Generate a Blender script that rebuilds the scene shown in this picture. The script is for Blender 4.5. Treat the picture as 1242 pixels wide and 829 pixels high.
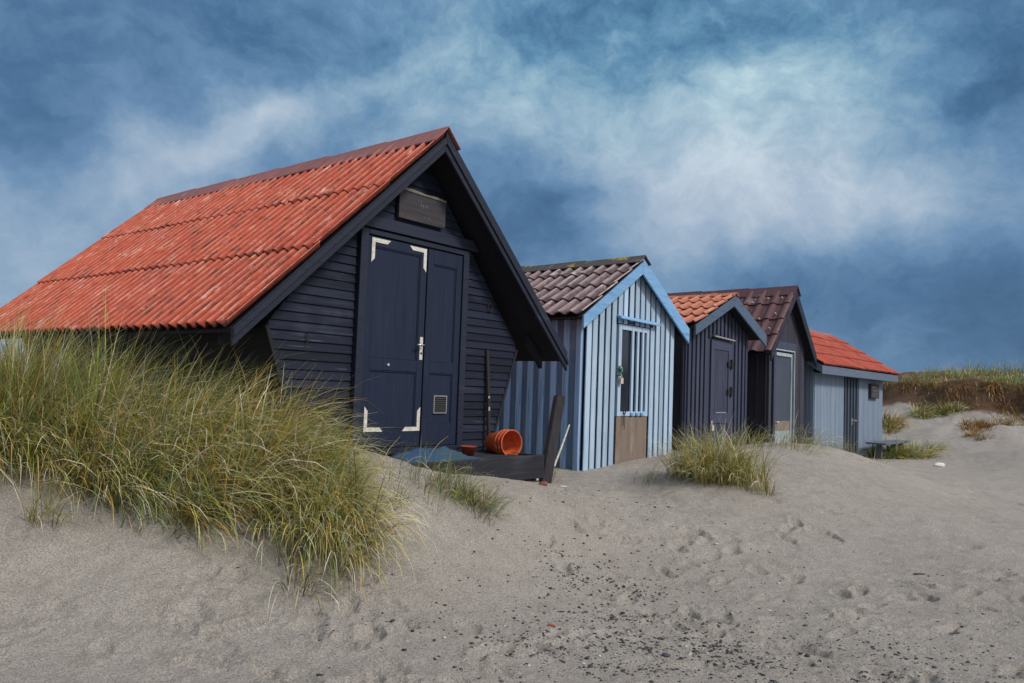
import bpy, math, random
import numpy as np
from mathutils import Vector, Matrix

for o in list(bpy.data.objects):
    bpy.data.objects.remove(o, do_unlink=True)
S = bpy.context.scene
C = S.collection
rng = np.random.default_rng(7)
random.seed(7)

# ------------------------------------------------------------ camera, sky, sun
EYE = 1.45
PITCH, ROLL, FPX = math.radians(3.498), math.radians(2.078), 966.23
_r = np.array([1, 0, 0.]); _F = np.array([0, math.cos(PITCH), math.sin(PITCH)]); _U = np.array([0, -math.sin(PITCH), math.cos(PITCH)])
CR = math.cos(ROLL) * _r + math.sin(ROLL) * _U
CU = -math.sin(ROLL) * _r + math.cos(ROLL) * _U
cam = bpy.data.cameras.new('camera')
cam.sensor_width = 36; cam.lens = 36 * FPX / 1242; cam.clip_start = 0.05; cam.clip_end = 6000
camo = bpy.data.objects.new('camera', cam); C.objects.link(camo)
m = Matrix.Identity(4)
for i in range(3):
    m[i][0] = CR[i]; m[i][1] = CU[i]; m[i][2] = -_F[i]
m[2][3] = EYE
camo.matrix_world = m
S.camera = camo
S.view_settings.view_transform = 'Standard'; S.view_settings.look = 'None'
S.view_settings.exposure = 0.10; S.view_settings.gamma = 1; S.view_settings.use_curve_mapping = False

def ray(px, py):
    return _F + CR * (px - 621) / FPX + CU * (414.5 - py) / FPX
def at(px, py, Y):
    d = ray(px, py); d = d * Y / d[1]
    return np.array([d[0], d[1], EYE + d[2]])
def dirn(px, py):
    d = ray(px, py); return d / np.linalg.norm(d)

SUN_DIR = Vector((0.66, -0.42, 0.72)).normalized()
sl = bpy.data.lights.new('sun', 'SUN'); sl.energy = 2.6; sl.angle = math.radians(12); sl.color = (1.0, 0.93, 0.84)
so = bpy.data.objects.new('sun', sl); C.objects.link(so)
so.rotation_euler = SUN_DIR.to_track_quat('Z', 'Y').to_euler()

world = bpy.data.worlds.new('World'); S.world = world; world.use_nodes = True
class NT:
    def __init__(s, tree): s.t = tree; s.n = tree.nodes; s.l = tree.links
    def new(s, typ, **k):
        n = s.n.new(typ)
        for a, b in k.items(): setattr(n, a, b)
        return n
    def put(s, sock, v):
        if hasattr(v, 'is_output'): s.l.new(v, sock)
        elif isinstance(v, (tuple, list)) and len(v) == 3 and sock.type == 'RGBA': sock.default_value = (*v, 1)
        else: sock.default_value = v
    def math(s, op, a, b=0.0, clamp=False):
        n = s.new('ShaderNodeMath', operation=op, use_clamp=clamp); s.put(n.inputs[0], a); s.put(n.inputs[1], b); return n.outputs[0]
    def vm(s, op, a, b=(0, 0, 0), out=0):
        n = s.new('ShaderNodeVectorMath', operation=op); s.put(n.inputs[0], a)
        if len(n.inputs) > 1: s.put(n.inputs[1], b)
        return n.outputs[out]
    def noise(s, vec, scale, detail=4, rough=.55, dist=0.0, dim='3D'):
        n = s.new('ShaderNodeTexNoise', noise_dimensions=dim); s.put(n.inputs['Vector'], vec)
        n.inputs['Scale'].default_value = scale; n.inputs['Detail'].default_value = detail
        n.inputs['Roughness'].default_value = rough; n.inputs['Distortion'].default_value = dist
        return n.outputs['Fac']
    def ramp(s, fac, stops, interp='LINEAR'):
        n = s.new('ShaderNodeValToRGB'); s.put(n.inputs[0], fac); e = n.color_ramp.elements; n.color_ramp.interpolation = interp
        while len(e) < len(stops): e.new(0.5)
        for i, (p, c) in enumerate(stops):
            e[i].position = p; e[i].color = (*c, 1) if len(c) == 3 else c
        return n.outputs[0]
    def mr(s, v, a, b, c=0.0, d=1.0, smooth=False):
        n = s.new('ShaderNodeMapRange'); n.interpolation_type = 'SMOOTHSTEP' if smooth else 'LINEAR'; n.clamp = True
        s.put(n.inputs[0], v)
        for i, x in enumerate((a, b, c, d)): n.inputs[i + 1].default_value = x
        return n.outputs[0]
    def mix(s, f, a, b, mode='MIX'):
        n = s.new('ShaderNodeMix', data_type='RGBA', blend_type=mode); s.put(n.inputs[0], f); s.put(n.inputs[6], a); s.put(n.inputs[7], b); return n.outputs[2]

w = NT(world.node_tree); w.n.clear()
D = w.new('ShaderNodeTexCoord').outputs['Generated']
sky = w.new('ShaderNodeTexSky'); sky.sky_type = 'NISHITA'; sky.sun_disc = False
sky.sun_elevation = math.asin(SUN_DIR.z); sky.sun_rotation = math.atan2(SUN_DIR.x, SUN_DIR.y)
bg1 = w.new('ShaderNodeBackground'); w.l.new(sky.outputs[0], bg1.inputs[0]); bg1.inputs[1].default_value = 0.08
def blob(px, py, sx, sy, amp, tilt=0.0):
    """a soft cloud patch centred on one direction of the sky (sx across, sy up, radians)"""
    d0 = dirn(px, py)
    df = w.vm('SUBTRACT', DW, tuple(d0))
    fx = np.array([d0[1], -d0[0], 0]); fx /= np.linalg.norm(fx); fz = np.cross(fx, d0)
    ct, st = math.cos(tilt), math.sin(tilt)
    ax, az = fx * ct + fz * st, -fx * st + fz * ct
    a = w.vm('DOT_PRODUCT', df, tuple(ax / sx), out=1); b = w.vm('DOT_PRODUCT', df, tuple(az / sy), out=1)
    q = w.math('ADD', w.math('MULTIPLY', a, a), w.math('MULTIPLY', b, b))
    fac = w.vm('DOT_PRODUCT', DW, tuple(d0), out=1)
    g = w.math('MULTIPLY', w.math('EXPONENT', w.math('MULTIPLY', q, -1.0)), w.math('GREATER_THAN', fac, 0.0))
    return w.math('MULTIPLY', g, amp)
wn = w.new('ShaderNodeTexNoise'); w.l.new(D, wn.inputs['Vector']); wn.inputs['Scale'].default_value = 5; wn.inputs['Detail'].default_value = 5; wn.inputs['Roughness'].default_value = .6
DW = w.vm('ADD', D, w.vm('SCALE', w.vm('SUBTRACT', wn.outputs['Color'], (.5, .5, .5)), (0, 0, 0)))
DW.node.inputs[1].links[0].from_node.inputs['Scale'].default_value = 0.12
BL = [(880, 240, .24, .11, .23, .08), (1060, 215, .15, .09, .22, .25), (790, 260, .10, .09, .14, 0), (900, 140, .20, .06, .14, .3), (870, 275, .12, .04, .16, 0), (1090, 240, .08, .035, .14, .2),
      (345, 138, .09, .026, .30, .5), (230, 190, .14, .05, .14, .5), (60, 270, .22, .08, .16, .4), (150, 200, .18, .04, .12, .4), (420, 60, .2, .05, .10, .3), (250, 330, .2, .10, .10, 0), (80, 350, .12, .08, .10, 0), (510, 120, .08, .06, .12, .3),
      (600, 150, .10, .05, .16, .3), (760, 150, .12, .04, .10, .3), (560, 60, .14, .05, .12, .2), (700, 110, .22, .05, .08, .2), (1000, 60, .1, .04, .08, .4),
      (670, 255, .09, .08, -.40, 0), (560, 200, .08, .05, -.12, .3), (1000, 335, .28, .055, -.22, -.08), (1160, 110, .08, .055, -.24, .4), (1150, 420, .24, .10, -.16, 0), (1060, 265, .04, .035, -.14, 0),
      (1225, 60, .10, .14, -.18, 0), (100, 90, .25, .12, -.16, .3), (310, 55, .16, .06, -.16, .3), (30, 220, .08, .08, -.14, 0), (640, 45, .10, .035, -.24, .1), (860, 75, .14, .03, -.24, .2), (800, 20, .3, .04, -.1, 0)]
V = 0.47
for b in BL: V = w.math('ADD', V, blob(*b))
DS = w.vm('MULTIPLY', DW, (1.0, 1.0, 1.45))
n1 = w.noise(DS, 5.0, 10, .60, .0); n2 = w.noise(DS, 18, 9, .66, .0)
V = w.math('ADD', V, w.math('MULTIPLY', w.math('SUBTRACT', n1, .5), .76))
topm = w.math('ADD', blob(700, 60, .35, .11, 1.0), blob(1000, 90, .2, .12, .5), clamp=True)
V = w.math('ADD', V, w.math('MULTIPLY', w.math('MULTIPLY', w.math('SUBTRACT', n2, .5), .75), w.math('ADD', w.math('MULTIPLY', topm, .80), .40)))
cl = w.ramp(V, [(0.0, (.030, .080, .160)), (.25, (.066, .150, .285)), (.45, (.135, .248, .41)), (.64, (.26, .37, .51)), (.84, (.42, .50, .615)), (1.0, (.58, .64, .73))])
teal = w.mix(w.math('MULTIPLY', topm, .55), (1, 1, 1), (.72, 1.08, 1.02))
cl = w.mix(1.0, cl, teal, 'MULTIPLY')
# thin bright cloud round the hidden sun
sd = w.vm('DOT_PRODUCT', D, tuple(SUN_DIR), out=1)
cl = w.mix(w.mr(sd, .45, .97, 0, 1, True), cl, (2.3, 2.15, 1.95))
# the grey overcast that covers the rest of the sky, overhead and behind the photographer
fr = w.vm('DOT_PRODUCT', D, tuple(dirn(621, 330)), out=1)
cl = w.mix(w.mr(fr, .62, .15, 0, .9, True), cl, (.56, .58, .62))
bg2 = w.new('ShaderNodeBackground'); w.l.new(cl, bg2.inputs[0]); bg2.inputs[1].default_value = 1.0
mx = w.new('ShaderNodeMixShader'); mx.inputs[0].default_value = 0.93
w.l.new(bg1.outputs[0], mx.inputs[1]); w.l.new(bg2.outputs[0], mx.inputs[2])
wo = w.new('ShaderNodeOutputWorld'); w.l.new(mx.outputs[0], wo.inputs[0])

# ------------------------------------------------------------ helpers
def tag(o, label=None, cat=None, group=None, kind=None):
    if label: o['label'] = label
    if cat: o['category'] = cat
    if group: o['group'] = group
    if kind: o['kind'] = kind
    return o
def empty(name, loc, rz=0.0, label=None, cat=None, group=None):
    o = bpy.data.objects.new(name, None); C.objects.link(o); o.location = loc; o.rotation_euler = (0, 0, rz)
    o.empty_display_size = .2
    return tag(o, label, cat, group)

class MB:
    def __init__(s): s.v = []; s.f = []; s.t = []
    def add(s, vs, fs, tone=None):
        b = len(s.v); s.v += [tuple(map(float, q)) for q in vs]
        t = random.random() if tone is None else tone
        for f in fs: s.f.append(tuple(b + i for i in f)); s.t.append(t)
        return s
    def box(s, x0, x1, y0, y1, z0, z1, tone=None):
        v = [(x, y, z) for z in (z0, z1) for y in (y0, y1) for x in (x0, x1)]
        return s.add(v, [(0, 2, 3, 1), (4, 5, 7, 6), (0, 1, 5, 4), (2, 6, 7, 3), (0, 4, 6, 2), (1, 3, 7, 5)], tone)
    def loft(s, A, B, tone=None):
        n = len(A)
        fs = [(i, (i + 1) % n, n + (i + 1) % n, n + i) for i in range(n)] + [tuple(range(n - 1, -1, -1)), tuple(range(n, 2 * n))]
        return s.add(list(A) + list(B), fs, tone)
    def xz(s, poly, y0, y1, tone=None):   # polygon in the xz plane pushed along y
        return s.loft([(x, y0, z) for x, z in poly], [(x, y1, z) for x, z in poly], tone)
    def yz(s, poly, x0, x1, tone=None):
        return s.loft([(x0, y, z) for y, z in poly], [(x1, y, z) for y, z in poly], tone)
    def tube(s, pts, r, n=8, tone=None, r1=None):
        pts = [Vector(q) for q in pts]; R = []; k = len(pts)
        for i, q in enumerate(pts):
            d = (pts[min(i + 1, k - 1)] - pts[max(i - 1, 0)]).normalized()
            a = d.orthogonal().normalized() if i == 0 else (R[-1][1] - d * R[-1][1].dot(d)).normalized()
            R.append((q, a, d.cross(a)))
        vs = []
        for i, (q, a, b) in enumerate(R):
            rr = r if r1 is None else r + (r1 - r) * i / (k - 1)
            for j in range(n):
                th = 2 * math.pi * j / n; vs.append(q + a * rr * math.cos(th) + b * rr * math.sin(th))
        fs = [(i * n + j, i * n + (j + 1) % n, (i + 1) * n + (j + 1) % n, (i + 1) * n + j) for i in range(k - 1) for j in range(n)]
        fs += [tuple(range(n - 1, -1, -1)), tuple(range((k - 1) * n, k * n))]
        return s.add(vs, fs, tone)
    def build(s, name, mat, parent=None, bev=0.0, smooth=False):
        me = bpy.data.meshes.new(name); me.from_pydata(s.v, [], s.f)
        a = me.attributes.new('tone', 'FLOAT', 'FACE'); a.data.foreach_set('value', s.t)
        import bmesh
        bm = bmesh.new(); bm.from_mesh(me); bmesh.ops.recalc_face_normals(bm, faces=bm.faces); bm.to_mesh(me); bm.free()
        if smooth: me.polygons.foreach_set('use_smooth', [True] * len(me.polygons))
        me.materials.append(mat)
        o = bpy.data.objects.new(name, me); C.objects.link(o)
        if parent: o.parent = parent
        if bev:
            b = o.modifiers.new('bevel', 'BEVEL'); b.width = bev; b.segments = 1; b.limit_method = 'ANGLE'; b.angle_limit = math.radians(40)
        return o

def raw_mesh(name, co, faces, mat, parent=None, smooth=False, attrs={}):
    """co (n,3) array, faces (m,4) or (m,3) array; attrs name -> per-point float or colour array"""
    me = bpy.data.meshes.new(name); k = faces.shape[1]
    me.vertices.add(len(co)); me.vertices.foreach_set('co', np.ascontiguousarray(co, dtype=np.float32).ravel())
    me.loops.add(faces.size); me.loops.foreach_set('vertex_index', np.ascontiguousarray(faces, dtype=np.int32).ravel())
    me.polygons.add(len(faces)); me.polygons.foreach_set('loop_start', np.arange(0, faces.size, k, dtype=np.int32))
    me.update(calc_edges=True)
    if smooth: me.polygons.foreach_set('use_smooth', np.ones(len(faces), dtype=bool))
    for n, a in attrs.items():
        if a.ndim == 1:
            t = me.attributes.new(n, 'FLOAT', 'POINT'); t.data.foreach_set('value', a.astype(np.float32))
        else:
            t = me.attributes.new(n, 'FLOAT_COLOR', 'POINT'); t.data.foreach_set('color', np.c_[a, np.ones(len(a))].astype(np.float32).ravel())
    me.validate(); me.materials.append(mat)
    o = bpy.data.objects.new(name, me); C.objects.link(o)
    if parent: o.parent = parent
    return o

def value_noise(x, y, seed):
    r = np.random.default_rng(seed); T = r.random((256, 256))
    xi = np.floor(x).astype(int); yi = np.floor(y).astype(int); fx = x - xi; fy = y - yi
    fx = fx * fx * (3 - 2 * fx); fy = fy * fy * (3 - 2 * fy)
    g = lambda a, b: T[a & 255, b & 255]
    return (g(xi, yi) * (1 - fx) + g(xi + 1, yi) * fx) * (1 - fy) + (g(xi, yi + 1) * (1 - fx) + g(xi + 1, yi + 1) * fx) * fy - .5
def fbm(x, y, seed, oct=4, gain=.5):
    s = 0; a = 1
    for i in range(oct):
        s = s + a * value_noise(x * 2 ** i + 31.7 * i, y * 2 ** i + 17.3 * i, seed + i); a *= gain
    return s

# ------------------------------------------------------------ materials
def new_mat(name):
    mt = bpy.data.materials.new(name); mt.use_nodes = True; t = NT(mt.node_tree)
    return mt, t, mt.node_tree.nodes['Principled BSDF']
def bump(t, p, h, strength, dist):
    b = t.new('ShaderNodeBump'); t.put(b.inputs['Height'], h); b.inputs['Strength'].default_value = strength; b.inputs['Distance'].default_value = dist
    t.l.new(b.outputs[0], p.inputs['Normal'])
def wood(name, col, pale, dark, grain='z', worn=.25, rough=.75, var=.35, bs=.35, spec=.25):
    """painted or tarred weathered boards: streaks along the grain, tone varying from board to board"""
    mt, t, p = new_mat(name)
    co = t.new('ShaderNodeTexCoord').outputs['Object']
    sc = {'x': (1.6, 30, 30), 'y': (30, 1.6, 30), 'z': (30, 30, 1.6)}[grain]
    g = t.noise(t.vm('MULTIPLY', co, sc), 1.0, 6, .65, .3)
    g2 = t.noise(t.vm('MULTIPLY', co, tuple(a * .22 for a in sc)), 1.0, 5, .6, .4)
    pt = t.noise(co, 1.7, 4, .6)
    tone = t.new('ShaderNodeAttribute'); tone.attribute_name = 'tone'
    k = t.math('MULTIPLY_ADD', tone.outputs['Fac'], var); k.node.inputs[2].default_value = 1 - var * .5
    base = t.mix(1.0, col, k, 'MULTIPLY')
    base = t.mix(t.mr(g, .5, .72, 0, .75), base, dark)
    wm = t.math('MULTIPLY', t.mr(t.math('ADD', t.math('MULTIPLY', g2, .6), t.math('MULTIPLY', pt, .4)), .55, .68), worn)
    base = t.mix(wm, base, pale)
    fleck = t.math('MULTIPLY', t.mr(t.noise(t.vm('MULTIPLY', co, tuple(a * .8 for a in sc)), 1.6, 4, .7), .66, .70), min(1, worn * 1.6))
    base = t.mix(fleck, base, pale)
    t.l.new(base, p.inputs['Base Color'])
    t.put(p.inputs['Roughness'], t.mr(g2, .3, .7, rough - .14, rough + .12)); p.inputs['Specular IOR Level'].default_value = spec
    bump(t, p, t.math('ADD', g, t.math('MULTIPLY', g2, .6)), bs, .004)
    return mt
def roofm(name, col, col2, grime_shade, pale, grime_shade_amt=.5, pale_amt=.4, rough=.8, lich=None, down='x'):
    """painted fibre-cement roof: streaks down the slope, wear and painted highlight on the crests, dirt and painted rib shade in the valleys"""
    mt, t, p = new_mat(name)
    co = t.new('ShaderNodeTexCoord').outputs['Object']
    sc = (.9, 14, .9) if down == 'x' else (14, .9, .9)
    st = t.noise(t.vm('MULTIPLY', co, sc), 1.0, 6, .68, .2); pt = t.noise(co, 2.2, 5, .62); fi = t.noise(co, 34, 4, .7); md = t.noise(co, 8, 5, .7)
    cr = t.new('ShaderNodeAttribute'); cr.attribute_name = 'crest'; cr = cr.outputs['Fac']
    tone = t.new('ShaderNodeAttribute'); tone.attribute_name = 'tone'
    base = t.mix(t.mr(st, .38, .64), col, col2)
    base = t.mix(t.mr(tone.outputs['Fac'], 0, 1, 0, .35), base, col2)
    fs = t.noise(t.vm('MULTIPLY', co, (5, 26, 5) if down == 'x' else (26, 5, 5)), 1.0, 5, .7, .2)
    vd = t.mr(cr, .88, .30, 0, 1, True)  # rib shading painted into valleys and flanks, together with dirt
    dn = t.mr(t.math('ADD', t.math('MULTIPLY', fs, .7), t.math('MULTIPLY', pt, .35)), .40, .60)
    base = t.mix(t.math('MULTIPLY', t.math('MULTIPLY', vd, t.math('ADD', t.math('MULTIPLY', dn, .5), .5)), grime_shade_amt), base, grime_shade)
    sp = t.mr(t.math('ADD', t.math('MULTIPLY', fs, .7), t.math('MULTIPLY', md, .25)), .49, .57)
    base = t.mix(t.math('MULTIPLY', sp, grime_shade_amt * .7), base, grime_shade)
    f2 = t.noise(t.vm('MULTIPLY', co, (6, 55, 6) if down == 'x' else (55, 6, 6)), 1.0, 6, .75, .2)
    pm = t.math('ADD', t.math('MULTIPLY', fi, .20), t.math('ADD', t.math('MULTIPLY', f2, .50), t.math('MULTIPLY', pt, .30)))
    pm = t.math('ADD', pm, t.math('MULTIPLY', t.math('SUBTRACT', cr, .6), .16))
    base = t.mix(t.math('MULTIPLY', t.mr(pm, .555, .64), pale_amt), base, pale)
    wc = t.math('MULTIPLY', t.mr(cr, .72, .98, 0, 1, True), t.mr(t.math('ADD', t.math('MULTIPLY', f2, .6), t.math('MULTIPLY', md, .4)), .40, .56))  # crests paler: worn paint plus painted highlight
    base = t.mix(t.math('MULTIPLY', wc, pale_amt * .8), base, pale)
    bp = t.math('ADD', t.math('MULTIPLY', pt, .55), t.math('MULTIPLY', f2, .45))
    base = t.mix(t.math('MULTIPLY', t.mr(bp, .585, .63), pale_amt), base, tuple(min(1, a * .5 + .34) for a in pale))
    if lich:
        lm = t.noise(co, 3.1, 6, .7, .6); base = t.mix(t.mr(t.math('ADD', lm, t.math('MULTIPLY', fi, .25)), .70, .76), base, lich)
    t.l.new(base, p.inputs['Base Color']); p.inputs['Roughness'].default_value = rough; p.inputs['Specular IOR Level'].default_value = .25
    bump(t, p, t.math('ADD', fi, md), .35, .006)
    return mt
def plain(name, col, rough=.6, metal=0., var=.25, scale=12, bs=.15, col2=None):
    mt, t, p = new_mat(name); co = t.new('ShaderNodeTexCoord').outputs['Object']
    n = t.noise(co, scale, 5, .65)
    c2 = col2 or tuple(a * (1 - var) for a in col)
    t.l.new(t.mix(t.mr(n, .35, .65), col, c2), p.inputs['Base Color']); p.inputs['Roughness'].default_value = rough; p.inputs['Metallic'].default_value = metal
    if bs: bump(t, p, t.noise(co, scale * 5, 4, .7), bs, .003)
    return mt

M = {}
M['navy_h'] = wood('tarred_boards', (.0145, .019, .036), (.065, .08, .12), (.005, .006, .011), 'x', .6, .64, .7, .5, .13)
M['navy_side'] = wood('tarred_side_boards', (.015, .017, .026), (.04, .045, .06), (.008, .008, .012), 'y', .3, .7)
M['navy_door'] = wood('door_paint', (.0155, .023, .048), (.034, .047, .08), (.010, .015, .030), 'z', .3, .6, .2, .15, .14)
M['navy_trim'] = wood('barge_paint', (.016, .022, .042), (.055, .07, .105), (.008, .009, .016), 'x', .35, .6)
M['soffit'] = wood('soffit_boards', (.018, .018, .026), (.03, .03, .04), (.009, .009, .012), 'x', .2, .85)
M['deck'] = wood('tarred_deck', (.024, .025, .036), (.09, .10, .12), (.009, .009, .012), 'x', .4, .8)
M['post'] = wood('old_post', (.026, .024, .030), (.075, .07, .075), (.009, .008, .010), 'z', .5, .9)
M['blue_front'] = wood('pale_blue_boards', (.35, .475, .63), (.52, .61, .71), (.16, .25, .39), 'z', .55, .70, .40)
M['blue_side'] = wood('weathered_shaded_blue_boards', (.20, .31, .49), (.36, .45, .58), (.07, .115, .21), 'z', .6, .75, 1.0)  # front paint darkened: side-wall shade put into the colour, plus weathering
M['blue_trim'] = wood('bright_blue_trim', (.17, .35, .60), (.50, .62, .75), (.07, .16, .32), 'x', .45, .62, .2)
M['gap_shade'] = plain('board_gap_shade', (.010, .018, .038), .95)  # near-black backing: the shade in the board gaps put into the colour
M['dark_board'] = wood('blue_black_boards', (.044, .053, .092), (.10, .115, .16), (.016, .018, .033), 'z', .4, .66, .4)
M['dark_side'] = wood('brown_black_boards', (.034, .033, .050), (.06, .06, .08), (.014, .014, .02), 'z', .3, .75, .3)
M['slate_trim'] = wood('slate_blue_trim', (.075, .115, .185), (.16, .21, .29), (.03, .045, .08), 'x', .35, .6, .2)
M['h4_board'] = wood('black_brown_boards', (.040, .040, .060), (.085, .085, .11), (.016, .015, .022), 'z', .4, .72, .3)
M['h5_board'] = wood('pale_slate_boards', (.185, .245, .335), (.30, .36, .44), (.11, .15, .22), 'z', .4, .66, .22)
M['h5_trim'] = wood('slate_grey_trim', (.105, .145, .205), (.2, .25, .31), (.06, .08, .12), 'x', .3, .6, .2)
M['h5_door'] = wood('dark_slate_door', (.045, .062, .095), (.10, .13, .18), (.02, .025, .04), 'z', .3, .6, .3)
M['ply'] = wood('grey_brown_plywood', (.19, .15, .125), (.30, .26, .235), (.05, .04, .037), 'z', .9, .85, .2, .6)
M['grey_plank'] = wood('grey_bench_planks', (.12, .15, .19), (.24, .26, .28), (.06, .07, .09), 'x', .5, .75)
M['sign'] = wood('sign_board', (.045, .042, .050), (.12, .115, .12), (.022, .02, .025), 'x', .6, .85)
M['sign_edge'] = plain('sign_edge', (.21, .20, .17), .85, col2=(.10, .095, .085))
M['chalk'] = plain('faded_lettering', (.13, .125, .13), .9, col2=(.07, .07, .075), scale=30)
M['roof1'] = roofm('orange_red_roof', (.47, .078, .036), (.37, .066, .042), (.050, .018, .017), (.66, .32, .24), 1.0, .62)
M['cap1'] = roofm('dull_red_ridge', (.40, .150, .15), (.31, .125, .13), (.12, .07, .07), (.48, .31, .31), .5, .4, lich=None)
M['roof2'] = roofm('grey_pink_roof', (.31, .225, .24), (.20, .145, .165), (.055, .042, .048), (.50, .43, .42), 1.0, .55)
M['cap2'] = roofm('mossy_ridge', (.115, .095, .10), (.085, .075, .08), (.04, .038, .03), (.17, .15, .14), .5, .3, lich=(.29, .25, .03))
M['roof3'] = roofm('terracotta_roof', (.50, .185, .11), (.44, .155, .10), (.22, .09, .065), (.58, .32, .24), .5, .5)
M['roof4'] = roofm('maroon_roof', (.125, .062, .068), (.10, .05, .058), (.05, .03, .035), (.19, .12, .12), .5, .35, rough=.55)
M['roof5'] = roofm('scarlet_roof', (.40, .062, .034), (.31, .055, .036), (.11, .03, .025), (.5, .2, .16), .85, .3, down='y')
M['white'] = plain('white_painted_metal', (.66, .66, .62), .55, col2=(.42, .41, .37), scale=40)
M['grey_metal'] = plain('dull_grey_metal', (.36, .37, .38), .5, .3, scale=40)
M['steel'] = plain('steel', (.62, .63, .64), .35, .85, scale=60, bs=.05)
M['white_frame'] = wood('peeling_white_frame', (.30, .38, .42), (.58, .62, .63), (.05, .06, .08), 'z', .7, .7, .2)
M['glass'] = plain('dark_glass', (.018, .026, .040), .12, 0, .3, 2, 0)
M['door_grey'] = wood('grey_blue_door', (.055, .070, .105), (.10, .12, .16), (.03, .035, .05), 'z', .4, .5)
M['iron'] = plain('black_iron', (.02, .02, .024), .6, .3)
M['orange'] = plain('orange_plastic', (.58, .105, .022), .55, 0, .3, 9, .15, (.34, .065, .022))
M['redplastic'] = plain('dull_red_plastic', (.32, .05, .03), .5, 0, .4, 9, .05)
M['net'] = plain('blue_tarpaulin', (.008, .055, .17), .9, 0, .3, 5, .6, (.028, .060, .070))
M['rope_g'] = plain('green_rope', (.012, .085, .065), .9, 0, .5, 22, .6, (.20, .34, .30))
M['padlock'] = plain('pale_padlock', (.62, .58, .52), .5, .2, scale=50)
M['cane'] = plain('bleached_stick', (.60, .58, .54), .7, 0, .4, 20, .3)
M['dark_pole'] = plain('dark_pole', (.016, .015, .018), .8, 0, .3, 20, .4)
M['rust'] = plain('rusty_brick', (.33, .10, .05), .85, 0, .4, 30, .5)

def sand_mat():
    mt, t, p = new_mat('sand'); co = t.new('ShaderNodeTexCoord').outputs['Object']
    a = t.noise(co, .55, 5, .6); b = t.noise(co, 5, 6, .65); g = t.noise(co, 170, 3, .8); g2 = t.noise(co, 45, 4, .75)
    g3 = t.noise(co, 85, 3, .8)
    base = t.mix(t.mr(a, .3, .7), (.365, .338, .310), (.435, .407, .378))
    base = t.mix(t.mr(b, .48, .72, 0, .5), base, (.25, .222, .198))
    base = t.mix(t.mr(g, .52, .68, 0, .75), base, (.085, .074, .067))
    base = t.mix(t.mr(g3, .50, .62, 0, .62), base, (.135, .122, .112))
    base = t.mix(t.mr(g3, .44, .34, 0, .5), base, (.62, .60, .57))
    base = t.mix(t.mr(g2, .56, .72, 0, .35), base, (.15, .130, .115))
    base = t.mix(t.mr(g, .44, .30, 0, .6), base, (.52, .49, .45))
    so_ = t.new('ShaderNodeAttribute'); so_.attribute_name = 'soil'
    sm = t.mr(t.math('ADD', so_.outputs['Fac'], t.math('MULTIPLY', t.math('SUBTRACT', b, .5), .9)), .35, .75)
    base = t.mix(sm, base, t.mix(b, (.055, .034, .024), (.15, .095, .06)))
    t.l.new(base, p.inputs['Base Color']); p.inputs['Roughness'].default_value = .95; p.inputs['Specular IOR Level'].default_value = .12
    h = t.math('ADD', t.math('MULTIPLY', g, .35), t.math('ADD', t.math('MULTIPLY', g2, .8), t.math('MULTIPLY', b, 1.6)))
    bump(t, p, h, 1.0, .024)
    return mt
M['sand'] = sand_mat()
def blade_mat(name, tr=.28):
    mt, t, p = new_mat(name); a = t.new('ShaderNodeAttribute'); a.attribute_name = 'tint'
    t.l.new(a.outputs['Color'], p.inputs['Base Color']); p.inputs['Roughness'].default_value = .42; p.inputs['Specular IOR Level'].default_value = .5
    tl = t.new('ShaderNodeBsdfTranslucent'); t.l.new(a.outputs['Color'], tl.inputs[0])
    ms = t.new('ShaderNodeMixShader'); ms.inputs[0].default_value = tr
    out = mt.node_tree.nodes['Material Output']; t.l.new(p.outputs[0], ms.inputs[1]); t.l.new(tl.outputs[0], ms.inputs[2]); t.l.new(ms.outputs[0], out.inputs[0])
    return mt
M['blade'] = blade_mat('marram_blades')
def attr_mat(name, rough=.6):
    mt, t, p = new_mat(name); a = t.new('ShaderNodeAttribute'); a.attribute_name = 'tint'
    co = t.new('ShaderNodeTexCoord').outputs['Object']
    t.l.new(t.mix(t.mr(t.noise(co, 160, 3, .7), .4, .7, 0, .4), a.outputs['Color'], (.03, .03, .035)), p.inputs['Base Color']); p.inputs['Roughness'].default_value = rough
    return mt
M['pebble'] = attr_mat('pebbles')

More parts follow.
